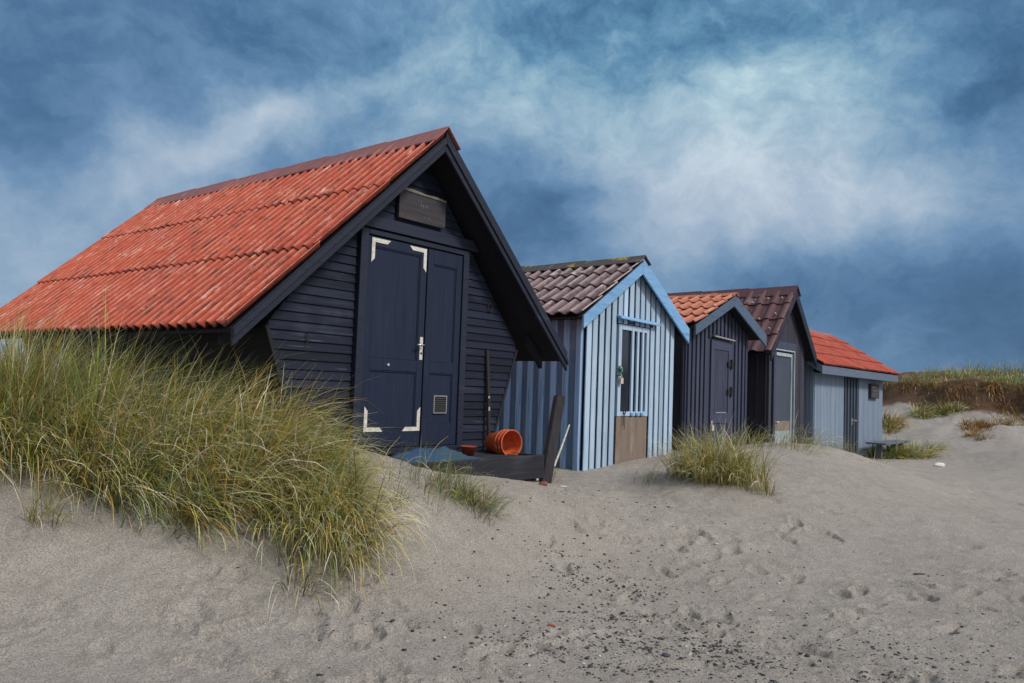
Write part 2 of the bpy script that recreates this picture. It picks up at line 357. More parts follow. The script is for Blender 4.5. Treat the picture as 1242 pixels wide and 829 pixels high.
# ------------------------------------------------------------ terrain
def P(px, py, Y): return tuple(at(px, py, Y))
CP = [(-2.2, 3.0, .0), (0, 3.0, -.02), (2.2, 3.0, -.03), (-3.0, 4.2, .06), (0, 4.2, .0), (3, 4.2, -.04), (0, 0, -.05), (-4, 0, -.05), (4, 0, -.08),
      (-7, 3.5, .2), (-7, 5.5, .8), (-6.5, 7.5, 1.1), (-7, 10, .9), (7, 3.5, -.1),
      P(0, 640, 5.2), P(120, 635, 5.45), P(300, 640, 5.7), P(440, 690, 5.45), P(520, 640, 6.2), P(600, 655, 6.4),
      P(60, 550, 6.1), P(200, 540, 6.4), P(330, 545, 6.6), P(420, 570, 6.4), P(470, 567, 6.55), P(505, 574, 6.85), P(540, 580, 7.15), P(570, 585, 7.35), (-.75, 7.75, .66), (.35, 8.75, .48), (1.05, 9.1, .42), P(600, 584, 7.55), P(655, 593, 8.05),
      P(470, 600, 6.1), P(560, 612, 6.6), P(640, 640, 7.0),
      P(703, 572, 10.78), P(745, 568, 11.2), P(785, 557, 12.0), P(813, 553, 12.55), P(700, 590, 9.6), P(760, 600, 9.3),
      P(840, 582, 9.7), P(880, 586, 9.8), P(930, 541, 12.2), P(985, 543, 13.6), P(1040, 556, 14.5), P(1100, 578, 14.2), P(1180, 602, 12.6), P(1242, 622, 11.4), P(900, 640, 8.2),
      P(1000, 660, 8.0), P(1100, 680, 7.6), P(1242, 700, 7.2), P(760, 680, 7.2),
      (5.3, 15.6, .48), (7.0, 17.5, .25), (8.3, 19.2, .15), P(1060, 551, 22.0), P(1030, 555, 20.0), P(1150, 574, 17.5), P(1242, 596, 14.8), P(1105, 562, 19.5), P(1170, 567, 19.0), P(1241, 566, 17.8),
      P(1120, 545, 22.0), P(1180, 540, 21.5), P(1241, 548, 19.5), P(1100, 515, 25.0), P(1170, 505, 24.5), P(1241, 530, 21.6),
    P(1085, 487, 28.0), P(1140, 492, 26.5), P(1200, 495, 24.8), P(1241, 512, 23.5),
      (15.5, 31, 1.7), (18, 28, 1.5), (21, 25, 1.2), (22, 34, 1.7), (28, 28, 1.4), (24, 18, .0), (18, 40, 1.6), (30, 42, 1.6),
      (-1, 11, .5), (-4, 14, .7), (5, 14, .45), (7, 20, .3), (9, 25, .3), (0, 22, .5), (-14, 12, .7), (-14, 4, .3), (16, 7, -.2), (16, 0, -.2), (12, 30, .8)]
for k in range(20):
    th = 2 * math.pi * k / 20
    if not (0 < math.degrees(th) < 65): CP.append((65 * math.cos(th), 65 * math.sin(th), -.1))
    CP.append((110 * math.cos(th), 110 * math.sin(th), -.1))
CP = np.array(CP)
def _phi(d2): return -np.sqrt(d2 + .35)
_n = len(CP); _A = np.zeros((_n + 3, _n + 3)); _d2 = ((CP[:, None, :2] - CP[None, :, :2]) ** 2).sum(-1)
_A[:_n, :_n] = _phi(_d2) + np.eye(_n) * .03; _A[:_n, _n] = 1; _A[:_n, _n + 1:] = CP[:, :2]; _A[_n, :_n] = 1; _A[_n + 1:, :_n] = CP[:, :2].T
_W = np.linalg.solve(_A, np.r_[CP[:, 2], 0, 0, 0])
def tps(x, y):
    s = _W[_n] + _W[_n + 1] * x + _W[_n + 2] * y
    for i in range(_n): s = s + _W[i] * _phi((x - CP[i, 0]) ** 2 + (y - CP[i, 1]) ** 2)
    return s
LA = at(1085, 468, 29.0); LB = at(1241, 475, 24.3)     # the lip of the eroded bank, in plan
_lt = (LB - LA)[:2] / np.linalg.norm((LB - LA)[:2]); _ln = np.array([-_lt[1], _lt[0]]); _ln = _ln if _ln[1] > 0 else -_ln
def bank(x, y, z):
    u = (x - LA[0]) * _lt[0] + (y - LA[1]) * _lt[1]
    d = (x - LA[0]) * _ln[0] + (y - LA[1]) * _ln[1] + .35 * np.sin(u * .9) + .2 * np.sin(u * 2.3 + 1) + .5 * fbm(u * .7, u * 0 + 3.3, 61, 3)
    s_ = np.clip((d + .55) / .6, 0, 1); s_ = s_ * s_ * (3 - 2 * s_)
    top = 2.26 + .60 * np.clip(d / 6, 0, 1) + .10 * fbm(x * .5, y * .5, 63, 3) - .25 * np.clip((u - 1) / 6, 0, 1)
    w_ = np.clip((u + 9) / 6, 0, 1)
    far = np.clip((60 - np.hypot(x, y)) / 12, 0, 1) * w_
    return z + (np.maximum(top, z) - z) * s_ * far, s_ * far, d
PR = []
pr = np.random.default_rng(21)
def prints(n, x0, x1, y0, y1, dmin=.010, dmax=.026):
    for _ in range(n):
        PR.append((pr.uniform(x0, x1), pr.uniform(y0, y1), pr.uniform(0, math.pi), pr.uniform(.09, .15), pr.uniform(.045, .07), pr.uniform(dmin, dmax)))
prints(26, -2.6, 0, 4.0, 5.4, .018, .036); prints(34, 0, 3.2, 4.0, 6.0, .018, .036); prints(34, .6, 4.5, 5.6, 8.5, .02, .04); prints(34, 3.0, 8.0, 6.0, 10.5, .025, .045); prints(26, 5, 12, 10, 15, .03, .06); prints(10, -2.0, -.6, 4.6, 5.2, .025, .045); prints(14, .3, 2.2, 6, 8.4, .02, .04)
for k in range(11):   # one walker's track across the foreground to the right
    PR.append((.1 + k * .62, 4.7 + k * .34 + (.11 if k % 2 else -.11), .5, .15, .06, .030))
def terrain(x, y, detail=True):
    x = np.asarray(x, float); y = np.asarray(y, float)
    r = np.hypot(x, y); z = tps(np.clip(x, -110, 110), np.clip(y, -110, 110))
    f = np.clip((r - 70) / 35, 0, 1); z = z * (1 - f) - .1 * f
    z = np.clip(z, -.6, 3.4)
    z = bank(x, y, z)[0]
    if detail:
        k = np.clip((60 - r) / 50, 0, 1)
        rough = .5 + np.clip(fbm(x * .6, y * .6, 5, 2) + .35, 0, .9)
        z = z + k * (.05 * fbm(x * .7, y * .7, 11, 3) + .026 * fbm(x * 3.1, y * 3.1, 13, 5, .62) * rough + .010 * np.abs(fbm(x * 9, y * 13, 37, 4, .6)) * rough)
        wv = fbm(x * .8, y * .8, 17, 2) * 3
        z = z + k * .003 * np.sin((y * 8.5 + x * 2.2 + wv * 3)) * np.clip(fbm(x * .35, y * .35, 19, 2) + .3, 0, .8)
        # bank: crumbling steps
        bk = np.clip((y - 19) / 3, 0, 1) * np.clip((x - 11) / 3, 0, 1) * (r < 60)
        z = z + bk * (.30 * fbm(x * .8, y * .8, 23, 4, .55))
        near = np.where(r < 18)[0] if z.ndim == 1 else None
        if near is not None and len(near):
            xn, yn = x[near], y[near]; dz = np.zeros(len(near))
            for (cx, cy, a, la, lb, dp) in PR:
                s = (np.abs(xn - cx) < .6) & (np.abs(yn - cy) < .6); i = np.where(s)[0]
                if not len(i): continue
                dx = xn[i] - cx; dy = yn[i] - cy; u = dx * math.cos(a) + dy * math.sin(a); v = -dx * math.sin(a) + dy * math.cos(a)
                q = np.sqrt((u / la) ** 2 + (v / lb) ** 2) + .75 * fbm(dx * 11 + cx * 7, dy * 11 + cy * 7, 29, 4, .6)
                dz[i] += -1.05 * dp * np.exp(-np.maximum(q, 0) ** 3.6) + .35 * dp * np.exp(-((q - 1.4) / .35) ** 2)
            z[near] += dz
    return z
def TZ(x, y): return float(terrain(np.array([x]), np.array([y]), False)[0])

def ground():
    rad = [0.6]
    while rad[-1] < 2800:
        r = rad[-1]
        rad.append(r * (1.08 if r < 2.6 else 1.0030 if r < 9 else 1.0045 if r < 17 else 1.011 if r < 42 else 1.12))
    rad = np.array(rad)
    th = np.radians(np.concatenate([np.arange(-180, -48, 4.0), np.arange(-48, 42, .115), np.arange(42, 180, 4.0)]))   # angle from +Y, clockwise
    R, T = np.meshgrid(rad, th, indexing='ij'); x = (R * np.sin(T)).ravel(); y = (R * np.cos(T)).ravel()
    z = terrain(x, y)
    nr, nt = R.shape; i = np.arange(nr - 1)[:, None] * nt; j = np.arange(nt)[None, :]; jn = (j + 1) % nt
    f = np.stack([i + j, i + nt + j, i + nt + jn, i + jn], -1).reshape(-1, 4)
    co = np.c_[x, y, z]
    co = np.r_[co, [[0, 0, terrain(np.array([0.]), np.array([0.]))[0]]]]
    hub = len(co) - 1
    # soil shows on the upper face of the eroded bank
    zz = co[:, 2]; _, _, bd = bank(co[:, 0], co[:, 1], zz); soil = np.clip((bd + 1.6) / .5, 0, 1) * np.clip((zz - 1.1) / .3, 0, 1) * (np.hypot(co[:, 0], co[:, 1]) < 60)
    o = raw_mesh('sand_ground', co, f, M['sand'], smooth=True, attrs={'soil': soil})
    tag(o, 'pale grey sand of the beach, trodden and rising to dunes round the huts', 'sand', kind='structure')
ground()

# ------------------------------------------------------------ hut building blocks
def hut(az, c, u0, zb, name, label, group='beach huts standing in a row'):
    a = math.radians(az); X = u0 * math.sin(a) - c * math.cos(a); Y = u0 * math.cos(a) + c * math.sin(a)
    return empty(name, (X, Y, zb), math.pi / 2 - a, label, 'hut', group)
def sheet_roof(name, parent, mat, O, along, down, nrm, Ly, S_, prof, courses, overlap=.08, lift=.02, sw=1.0, per=10, pitch=.13, seed=0, thick=.007, cap=True):
    """corrugated roof slope: overlapping courses of sheets with a real wave profile"""
    r = np.random.default_rng(seed); O, along, down, nrm = map(np.array, (O, along, down, nrm)); co = []; fc = []; cr = []; tn = []; n0 = 0
    cl_ = S_ / courses; ns = max(1, round(Ly / sw)); ws = Ly / ns
    for k in range(courses):
        for j in range(ns):
            t0, t1 = j * ws, (j + 1) * ws; nt = max(4, int(round((t1 - t0) / pitch * per))) + 1
            tt = np.linspace(t0, t1 + (.02 if j < ns - 1 else 0), nt); s0 = max(0, k * cl_ - overlap); s1 = (k + 1) * cl_ + r.normal(0, .006)
            ss = s0 + (s1 - s0) * np.array([0, .015, .3, .55, .8, .985, 1.0])
            TT, SS = np.meshgrid(tt, ss); q = (SS - s0) / (s1 - s0)
            h = prof(TT) + lift * q + (.004 if j % 2 else 0) + r.normal(0, .0016) + .004 * np.sin(TT * 2.3 + k) + r.normal(0, .0007, TT.shape)
            jag = r.normal(0, .003, nt); SSj = SS + jag[None, :] * (q > .99)
            pts = O + TT[..., None] * along + SSj[..., None] * down + h[..., None] * nrm
            co.append(pts.reshape(-1, 3)); pr_ = prof(TT); cr.append(((pr_ - pr_.min()) / (np.ptp(pr_) + 1e-9)).ravel()); tn.append(np.full(TT.size, r.random()))
            a, b = TT.shape; i = np.arange(a - 1)[:, None] * b; jj = np.arange(b - 1)[None, :]
            fc.append((n0 + np.stack([i + jj, i + jj + 1, i + b + jj + 1, i + b + jj], -1)).reshape(-1, 4)); n0 += TT.size
    f = np.concatenate(fc)
    if np.dot(np.cross(along, down), nrm) < 0: f = f[:, ::-1]
    o = raw_mesh(name, np.concatenate(co), f, mat, parent, True, {'crest': np.concatenate(cr), 'tone': np.concatenate(tn)})
    sd_ = o.modifiers.new('thickness', 'SOLIDIFY'); sd_.thickness = thick; sd_.offset = -1
    return o
def cosprof(p, a): return lambda t: a * np.cos(2 * math.pi * t / p)
def tileprof(p, a):
    def f(t):
        u = (t / p) % 1.0
        return a * (np.where(u < .42, np.sin(u / .42 * math.pi) * 1.5, -.25 * np.sin((u - .42) / .58 * math.pi)))
    return f
def ribprof(p, a):
    def f(t):
        u = (t / p) % 1.0
        return a * np.clip(np.minimum(u, .46 - u) * 14, 0, 1) + .12 * a * np.clip(1 - np.abs(u - .73) * 22, 0, 1)
    return f
def ridge_caps(parent, mat, xc, z, y0, y1, n, th, wl, name='ridge_cap', rise=.035, lichen=False):
    L = (y1 - y0) / n; r = random.Random(int(y1 * 97 + z * 31))
    for k in range(n):
        a, b = y0 + k * L - .05 * (k > 0), y0 + (k + 1) * L + .04; mb = MB()
        la, lb = rise + .016 + r.uniform(0, .006), rise + r.uniform(0, .006)
        def sec(y, l):
            c, s = math.cos(th), math.sin(th)
            top = [(-wl * c, -wl * s), (-.05 * c, -.05 * s + .005), (0, .012), (.05 * c, -.05 * s + .005), (wl * c, -wl * s)]
            bot = [(x, zz - .014) for x, zz in reversed(top)]
            return [(xc + x, y, z + l + zz) for x, zz in top + bot]
        mb.loft(sec(a, la), sec(b, lb)); mb.build(name, mat, parent)
def barge(parent, mat, xc, za, xe, ze, dep, y0, y1, name='barge_board', bev=.004):
    g = .0015 if xe > xc else -.0015
    mb = MB(); mb.xz([(xc + g, za), (xe, ze), (xe, ze - dep), (xc + g, za - dep)], y0, y1); return mb.build(name, mat, parent, bev)
def slab_roof(parent, mat, xc, za, xe, ze, t, y0, y1, name='roof_boarding'):
    g = .002 if xe > xc else -.002
    mb = MB(); mb.xz([(xc + g, za), (xe, ze), (xe, ze - t), (xc + g, za - t)], y0, y1); return mb.build(name, mat, parent)
def top_fn(xc, za, half, ze): return lambda x: za - abs(x - xc) * (za - ze) / half

def gable_roof(root, xc, half, za, ze, y0, y1, mat, capmat, prof, pitch, courses, ncap, seed, capw=.22, lift=.02, sw=1.0, overhang_slab=.03, trim=None, bdep=.2, bth=.035, soff=None, thick=.007, prise=.035):
    th = math.atan2(za - ze, half); c, s = math.cos(th), math.sin(th); Ls = math.hypot(half, za - ze)
    for sg in (-1, 1):
        sheet_roof('roof', root, mat, (xc + sg * .012, y0 + (.002 if sg < 0 else .06), za), (0, 1, 0), (sg * c, 0, -s), (sg * s, 0, c), y1 - y0 - .06, Ls, prof, courses, seed=seed + sg, pitch=pitch, lift=lift, sw=sw, thick=thick)
        d = .045 / c
        slab_roof(root, soff or M['soffit'], xc, za - d, xc + sg * (half - .04), ze + .04 * math.tan(th) - d, .03, y0 + bth + .002, y1 - .02)
        up = (-.025 if sg < 0 else .03) / c
        barge(root, trim, xc, za + up, xc + sg * (half - .02), ze + .02 * math.tan(th) + up, bdep + (0 if sg < 0 else .055 / c), y0 + .012, y0 + .012 + bth)
    ridge_caps(root, capmat, xc, za, y0 - .02, y1 + .02, ncap, th, capw, rise=prise)
    return th

# ------------------------------------------------------------ the big black hut
H1 = hut(38.75, 6.0, 4.04, .60, 'beach_hut', 'largest and nearest hut, black boards with a broad orange-red corrugated roof')
zb = .60
XC1, HW1, ZA1, ZE1 = 1.80, 2.34, 4.07 - zb, 1.885 - zb
def wl1(z):  # left and right edge of the gable at local height z (walls lean out upwards)
    zw = z + zb
    if zw <= 1.96: i = (1.96 - zw) * .37; return i, 3.52 - i
    k = (zw - 1.96) / (3.98 - 1.96); return k * 1.76, 3.52 - k * 1.76
def lap_gable():
    mb = MB(); ex = .086; z = -.32
    while z + zb < 3.92:
        z1 = z + ex; (l0, r0), (l1, r1) = wl1(z), wl1(z1)
        j = random.uniform(-.0015, .0015)
        lo = -.020 + j; hi = -.003
        A = [(l0, lo, z), (r0, lo, z), (r0, .02, z), (l0, .02, z)]; B = [(l1, hi, z1 + .004), (r1, hi, z1 + .004), (r1, .02, z1 + .004), (l1, .02, z1 + .004)]
        mb.loft(A, B); z = z1
    mb.build('front_wall', M['navy_h'], H1)
lap_gable()
def lap_side(sg):
    mb = MB(); ex = .086; z = -.32
    while z + zb < 1.93:
        z1 = z + ex; x0 = wl1(z)[0 if sg < 0 else 1]; x1 = wl1(z1)[0 if sg < 0 else 1]; o = sg * .014
        mb.loft([(x0 + o, .0, z), (x0 + o, 5.35, z), (x0 - sg * .03, 5.35, z), (x0 - sg * .03, .0, z)], [(x1 + sg * .002, .0, z1 + .003), (x1 + sg * .002, 5.35, z1 + .003), (x1 - sg * .03, 5.35, z1 + .003), (x1 - sg * .03, .0, z1 + .003)]); z = z1
    mb.build('side_wall', M['navy_side'], H1)
    # corner board up the leaning edge
    mb = MB(); a = wl1(-.32)[0 if sg < 0 else 1]; b = wl1(1.34)[0 if sg < 0 else 1]
    mb.loft([(a + sg * .02, -.022, -.32), (a - sg * .018, -.022, -.32), (a - sg * .018, .03, -.32), (a + sg * .02, .03, -.32)], [(b + sg * .02, -.022, 1.34), (b - sg * .018, -.022, 1.34), (b - sg * .018, .03, 1.34), (b + sg * .02, .03, 1.34)])
    mb.build('corner_board', M['navy_side'], H1)
lap_side(-1); lap_side(1)
mb = MB(); mb.xz([(.6, -.3), (2.9, -.3), (3.5, 1.34), (1.76, 3.3), (.02, 1.34)], 5.30, 5.36); mb.build('back_wall', M['navy_side'], H1)
gable_roof(H1, XC1, HW1, ZA1, ZE1, -.36, 5.55, M['roof1'], M['cap1'], cosprof(.150, .032), .150, 3, 6, 3, capw=.26, lift=.019, sw=1.05, trim=M['navy_trim'], bdep=.155, bth=.035, prise=.045)
for sg in (-1, 1):
    c_, s_ = math.cos(math.atan2(ZA1 - ZE1, HW1)), 0
    barge(H1, M['navy_trim'], XC1, ZA1 - .05, XC1 + sg * (HW1 - .02), ZE1 - .035, .06, -.366, -.348, 'barge_trim')
    mb = MB(); e = XC1 + sg * (HW1 - .12); zt = ZE1 + .02
    mb.xz([(e, zt - .02), (e, zt - .17), (e - sg * .09, zt - .06), (e - sg * .30, zt + .12), (e - sg * .30, zt + .22)], -.03, .03); mb.build('rafter_end', M['soffit'], H1)
# frieze board above the doors
mb = MB(); mb.xz([(.80, 2.40), (2.72, 2.40), (2.62, 2.52), (.90, 2.52)], -.05, -.019); mb.build('frieze_board', M['navy_trim'], H1, .004)
# doors
DF = MB()
for (x0, x1, z0, z1) in ((.97, 1.065, .20, 2.375), (2.445, 2.535, .20, 2.375), (1.067, 2.443, 2.325, 2.373)): DF.box(x0, x1, -.075, -.019, z0, z1)
DF.build('door_frame', M['navy_trim'], H1, .004)
def panel_door(name, x0, x1, z0, z1, rails, y=-.045):
    mb = MB(); st = .085
    mb.box(x0, x0 + st, y - .012, y + .02, z0, z1, .5); mb.box(x1 - st, x1, y - .012, y + .02, z0, z1, .5)
    for a, b in rails: mb.box(x0 + st + .001, x1 - st - .001, y - .0115, y + .02, a, b, .55)
    mb.box(x0 + st, x1 - st, y + .004, y + .018, z0 + .01, z1 - .01, .6)
    # small mouldings round the recessed panels
    for (a, b), (c2, d) in zip(rails[:-1], rails[1:]):
        for q in ((x0 + st + .001, x0 + st + .014, b, c2), (x1 - st - .014, x1 - st - .001, b, c2)): mb.box(q[0], q[1], y - .006, y + .006, q[2] + .015, q[3] - .015, .35)
        mb.box(x0 + st + .001, x1 - st - .001, y - .006, y + .006, b + .001, b + .014, .35); mb.box(x0 + st + .001, x1 - st - .001, y - .006, y + .006, c2 - .014, c2 - .001, .35)
    return mb.build(name, M['navy_door'], H1, .003)
D1 = panel_door('door', 1.075, 1.885, .235, 2.315, [(.235, .42), (1.00, 1.12), (2.22, 2.315)])
D1['label'] = 'wide navy door leaf with white angle brackets at its corners and a steel handle'
D2 = panel_door('door', 1.905, 2.438, .235, 2.315, [(.235, .47), (1.00, 1.12), (2.16, 2.315)])
D2['label'] = 'narrow navy side leaf with a small white-rimmed vent low down'
for (x, z, sx, sz) in ((1.115, 2.30, 1, -1), (1.872, 2.30, -1, -1), (1.115, .395, 1, 1), (1.872, .395, -1, 1)):
    mb = MB(); A, wd = .245, .042
    poly = [(0, 0), (A, 0), (A - wd, wd), (wd, wd), (wd, A - wd), (0, A)]
    mb.xz([(x + sx * a, z + sz * b) for a, b in poly], -.063, -.0575)
    for a, b in ((.07, .021), (.14, .021), (.021, .07), (.021, .14)): mb.tube([(x + sx * a, -.066, z + sz * b), (x + sx * a, -.060, z + sz * b)], .005, 6)
    mb.build('corner_bracket', M['white'], D1)
mb = MB(); mb.box(1.825, 1.868, -.066, -.0575, 1.13, 1.37); mb.build('handle_plate', M['white'], D1, .002)
mb = MB(); mb.tube([(1.846, -.06, 1.285), (1.846, -.105, 1.285), (1.835, -.112, 1.285), (1.745, -.112, 1.283)], .009, 8); mb.build('handle', M['steel'], D1, smooth=True)
mb = MB(); mb.tube([(1.846, -.071, 1.20), (1.846, -.064, 1.20)], .012, 10); mb.build('keyhole', M['iron'], D1)
mb = MB(); mb.tube([(1.40, -.066, 1.06), (1.40, -.054, 1.06)], .013, 8); mb.build('stud', M['white'], D1)
V1 = MB()
for q in ((2.075, 2.085, .575, .765), (2.265, 2.275, .575, .765), (2.086, 2.264, .755, .765), (2.086, 2.264, .575, .583)): V1.box(q[0], q[1], -.06, -.041, q[2], q[3])
V1.build('vent_frame', M['grey_metal'], D2)
V1 = MB(); V1.box(2.086, 2.264, -.049, -.042, .584, .754, .1)
for k in range(7): V1.loft([(2.086, -.050, .588 + k * .023), (2.264, -.050, .588 + k * .023), (2.264, -.057, .590 + k * .023), (2.086, -.057, .590 + k * .023)], [(2.086, -.050, .604 + k * .023), (2.264, -.050, .604 + k * .023), (2.264, -.052, .606 + k * .023), (2.086, -.052, .606 + k * .023)])
V1.build('vent_grille', M['iron'], D2)
mb = MB(); mb.box(1.075, 2.438, -.085, -.02, .165, .23); mb.build('door_sill', M['navy_trim'], H1, .004)
# sign board under the ridge with its faded, unreadable lettering
mb = MB(); mb.xz([(1.44, 2.56), (2.12, 2.56), (2.12, 2.84), (2.0, 2.85), (1.7, 2.845), (1.44, 2.85)], -.075, -.035); SG = mb.build('sign_board', M['sign'], H1, .003)
SG['label'] = 'grey weathered sign board with faded unreadable marks under the gable'
mb = MB(); mb.xz([(1.445, 2.852), (2.115, 2.843), (2.115, 2.860), (1.97, 2.874), (1.8, 2.866), (1.62, 2.882), (1.5, 2.880), (1.445, 2.868)], -.085, -.03); mb.build('sign_edge', M['sign_edge'], SG)
rr = random.Random(4)
for (x, z, h) in ((1.735, 2.72, .075), (1.765, 2.71, .05), (1.80, 2.715, .045), (1.83, 2.73, .03), (1.70, 2.765, .02)):
    mb = MB(); mb.loft([(x, -.0775, z), (x + .012, -.0775, z), (x + .012, -.0752, z), (x, -.0752, z)], [(x + .008, -.0775, z + h), (x + .018, -.0775, z + h), (x + .018, -.0752, z + h), (x + .008, -.0752, z + h)]); mb.build('sign_mark', M['chalk'], SG)
for (x, z) in ((1.70, 2.68), (1.72, 2.60), (1.85, 2.66), (1.86, 2.62), (1.80, 2.615), (1.885, 2.60), (1.84, 2.585), (2.05, 2.60), (2.08, 2.585), (1.475, 2.595)):
    w_ = rr.uniform(.008, .02); mb = MB(); mb.box(x, x + w_, -.0772, -.0752, z, z + rr.uniform(.006, .016)); mb.build('sign_mark', M['chalk'], SG)
mb = MB(); mb.tube([(2.97 + .035 * math.cos(t), -.035, 1.80 + .045 * math.sin(t)) for t in np.linspace(0, 2 * math.pi, 15)], .006, 6); mb.build('hook', M['iron'], H1)
mb = MB(); mb.tube([(.42, -.02, 1.30), (.42, -.045, 1.29), (.425, -.045, 1.20)], .006, 6); mb.build('hook', M['iron'], H1)

# ------------------------------------------------------------ the pale blue hut
def board_front(root, mat, back, W, topf, zlo, pitch, bw, yf, yb, gaps=(), name='front_wall', backdepth=.0, x0=0.0):
    """upright boards with open joints over a separate backing; gaps = (x0,x1,z0,z1) openings"""
    mb = MB(); n = int(round(W / pitch)); p_ = W / n
    for k in range(n):
        a = x0 + k * p_ + (p_ - bw) / 2 + random.uniform(-.006, .006); b = a + bw + random.uniform(-.006, .006)
        segs = [(zlo, None)]
        for (g0, g1, h0, h1) in gaps:
            if b > g0 and a < g1: segs = ([(zlo, h0)] if h0 > zlo + .02 else []) + [(h1, None)]
        t = random.random()
        for lo, hi in segs:
            za_, zb_ = (topf(a), topf(b)) if hi is None else (hi, hi)
            j = random.uniform(-.003, .003); mid = []
            if hi is None and a < root['xc'] < b: mid = [(root['xc'], topf(root['xc']))]
            mb.xz([(a, lo), (b, lo), (b, zb_)] + mid + [(a, za_)], yf + j, yb, t)
    o = mb.build(name, mat, root, .003)
    return o
def backing(root, mat, W, topf, zlo, y0, y1, xc, x0=0.0, name='wall_backing'):
    mb = MB(); mb.xz([(x0, zlo), (x0 + W, zlo), (x0 + W, topf(x0 + W)), (xc, topf(xc)), (x0, topf(x0))], y0, y1, .5); return mb.build(name, mat, root)
def side_boards(root, mat, x, sg, L, ztop, zlo, pitch, bw, dep, name='side_wall', y0=0.02):
    mb = MB(); mb.box(min(x, x + sg * .02), max(x, x + sg * .02), y0, L, zlo, ztop, .12); n = int((L - y0) / pitch)  # recessed boards darker, battens paler: relief shading put into the tone
    for k in range(n):
        a = y0 + .01 + k * pitch + random.uniform(-.012, .012); mb.box(min(x, x - sg * dep), max(x, x - sg * dep), a, a + bw + random.uniform(-.01, .01), zlo, ztop, random.uniform(.7, 1))
    return mb.build(name, mat, root, .006)
H2 = hut(40.07, 6.2, 8.89, .40, 'beach_hut', 'pale blue hut of upright boards with grey-pink tiled roof and barred window')
H2['xc'] = 1.24; T2 = top_fn(1.24, 2.93, 1.47, 2.02)
backing(H2, M['gap_shade'], 2.44, lambda x: T2(x) - .01, -.3, .03, .06, 1.24, .02)
board_front(H2, M['blue_front'], None, 2.48, T2, .0, .160, .109, -.030, -.010, [(.84, 1.70, -.5, 2.07)])
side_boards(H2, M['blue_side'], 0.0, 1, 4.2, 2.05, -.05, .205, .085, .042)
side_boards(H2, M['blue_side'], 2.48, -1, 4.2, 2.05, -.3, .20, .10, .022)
mb = MB(); mb.xz([(0, -.3), (2.48, -.3), (2.48, 2.05), (1.24, 2.85), (0, 2.05)], 4.16, 4.2); mb.build('back_wall', M['blue_side'], H2)
gable_roof(H2, 1.24, 1.50, 3.03, 2.09, -.17, 4.3, M['roof2'], M['cap2'], cosprof(.205, .026), .205, 4, 4, 11, capw=.20, lift=.034, sw=1.1, trim=M['blue_trim'], bdep=.175, bth=.032, thick=.016, prise=.05)
# door with its barred window and plywood patch
DR = MB()
for q in ((.845, .925, .73, 2.06), (1.62, 1.695, .73, 2.06), (.926, 1.619, 1.985, 2.06), (.926, 1.619, .735, .80)): DR.box(q[0], q[1], -.022, .028, q[2], q[3], .6)
D_2 = DR.build('door', M['blue_front'], H2, .004)
mb = MB(); mb.box(.845, 1.695, -.012, .028, -.3, .728, .5); o = mb.build('door_panel', M['ply'], D_2, .003)
mb = MB(); mb.box(.926, 1.619, .010, .022, .80, 1.985); mb.build('window_pane', M['glass'], D_2)
for x in (1.20, 1.345, 1.485):
    mb = MB(); mb.box(x, x + .055, -.028, .004, .745, 2.05, .6); mb.build('window_bar', M['blue_front'], D_2, .004)
    mb = MB(); mb.box(x - .012, x + .055, -.050, -.0225, .745, .785); mb.build('bar_block', M['blue_trim'], D_2, .004)
mb = MB(); mb.tube([(1.03 + .03 * math.cos(t), -.03, .80 + .03 * math.sin(t)) for t in np.linspace(0, 6.28, 13)], .007, 6); mb.tube([(1.0, -.028, .79), (1.0, -.03, .60)], .005, 5); mb.tube([(1.04, -.028, .78), (1.045, -.03, .55)], .004, 5); mb.build('latch', M['iron'], D_2)
for nm, mt_, cx, cz, sd in (('rope', M['rope_g'], .84, 1.40, 1), ('padlock', M['padlock'], .87, 1.27, 2)):
    mb = MB(); r_ = random.Random(sd)
    if nm == 'rope':
        pts = [(cx + .032 * math.cos(t * 1.7) + r_.uniform(-.014, .014), -.055 + .022 * math.sin(t * 2.3), cz - .02 + .06 * math.sin(t * .83) + r_.uniform(-.015, .015)) for t in np.linspace(0, 24, 90)]
        mb.tube(pts, .010, 6)
    else:
        mb.box(cx - .03, cx + .035, -.075, -.04, cz - .07, cz + .01); mb.tube([(cx + .025 * math.cos(t), -.057, cz + .01 + .04 * math.sin(t)) for t in np.linspace(0, math.pi, 9)], .007, 6)
    mb.build(nm, mt_, D_2)
mb = MB(); mb.loft([(.75, -.115, 2.125), (.75, -.031, 2.15), (.75, -.031, 2.19), (.75, -.115, 2.155)], [(1.87, -.115, 2.105), (1.87, -.031, 2.13), (1.87, -.031, 2.17), (1.87, -.115, 2.135)]); mb.build('drip_ledge', M['blue_trim'], H2, .004)
mb = MB(); mb.box(.80, 1.78, -.028, .02, 2.075, 2.115, .2); mb.build('lintel', M['dark_board'], H2)

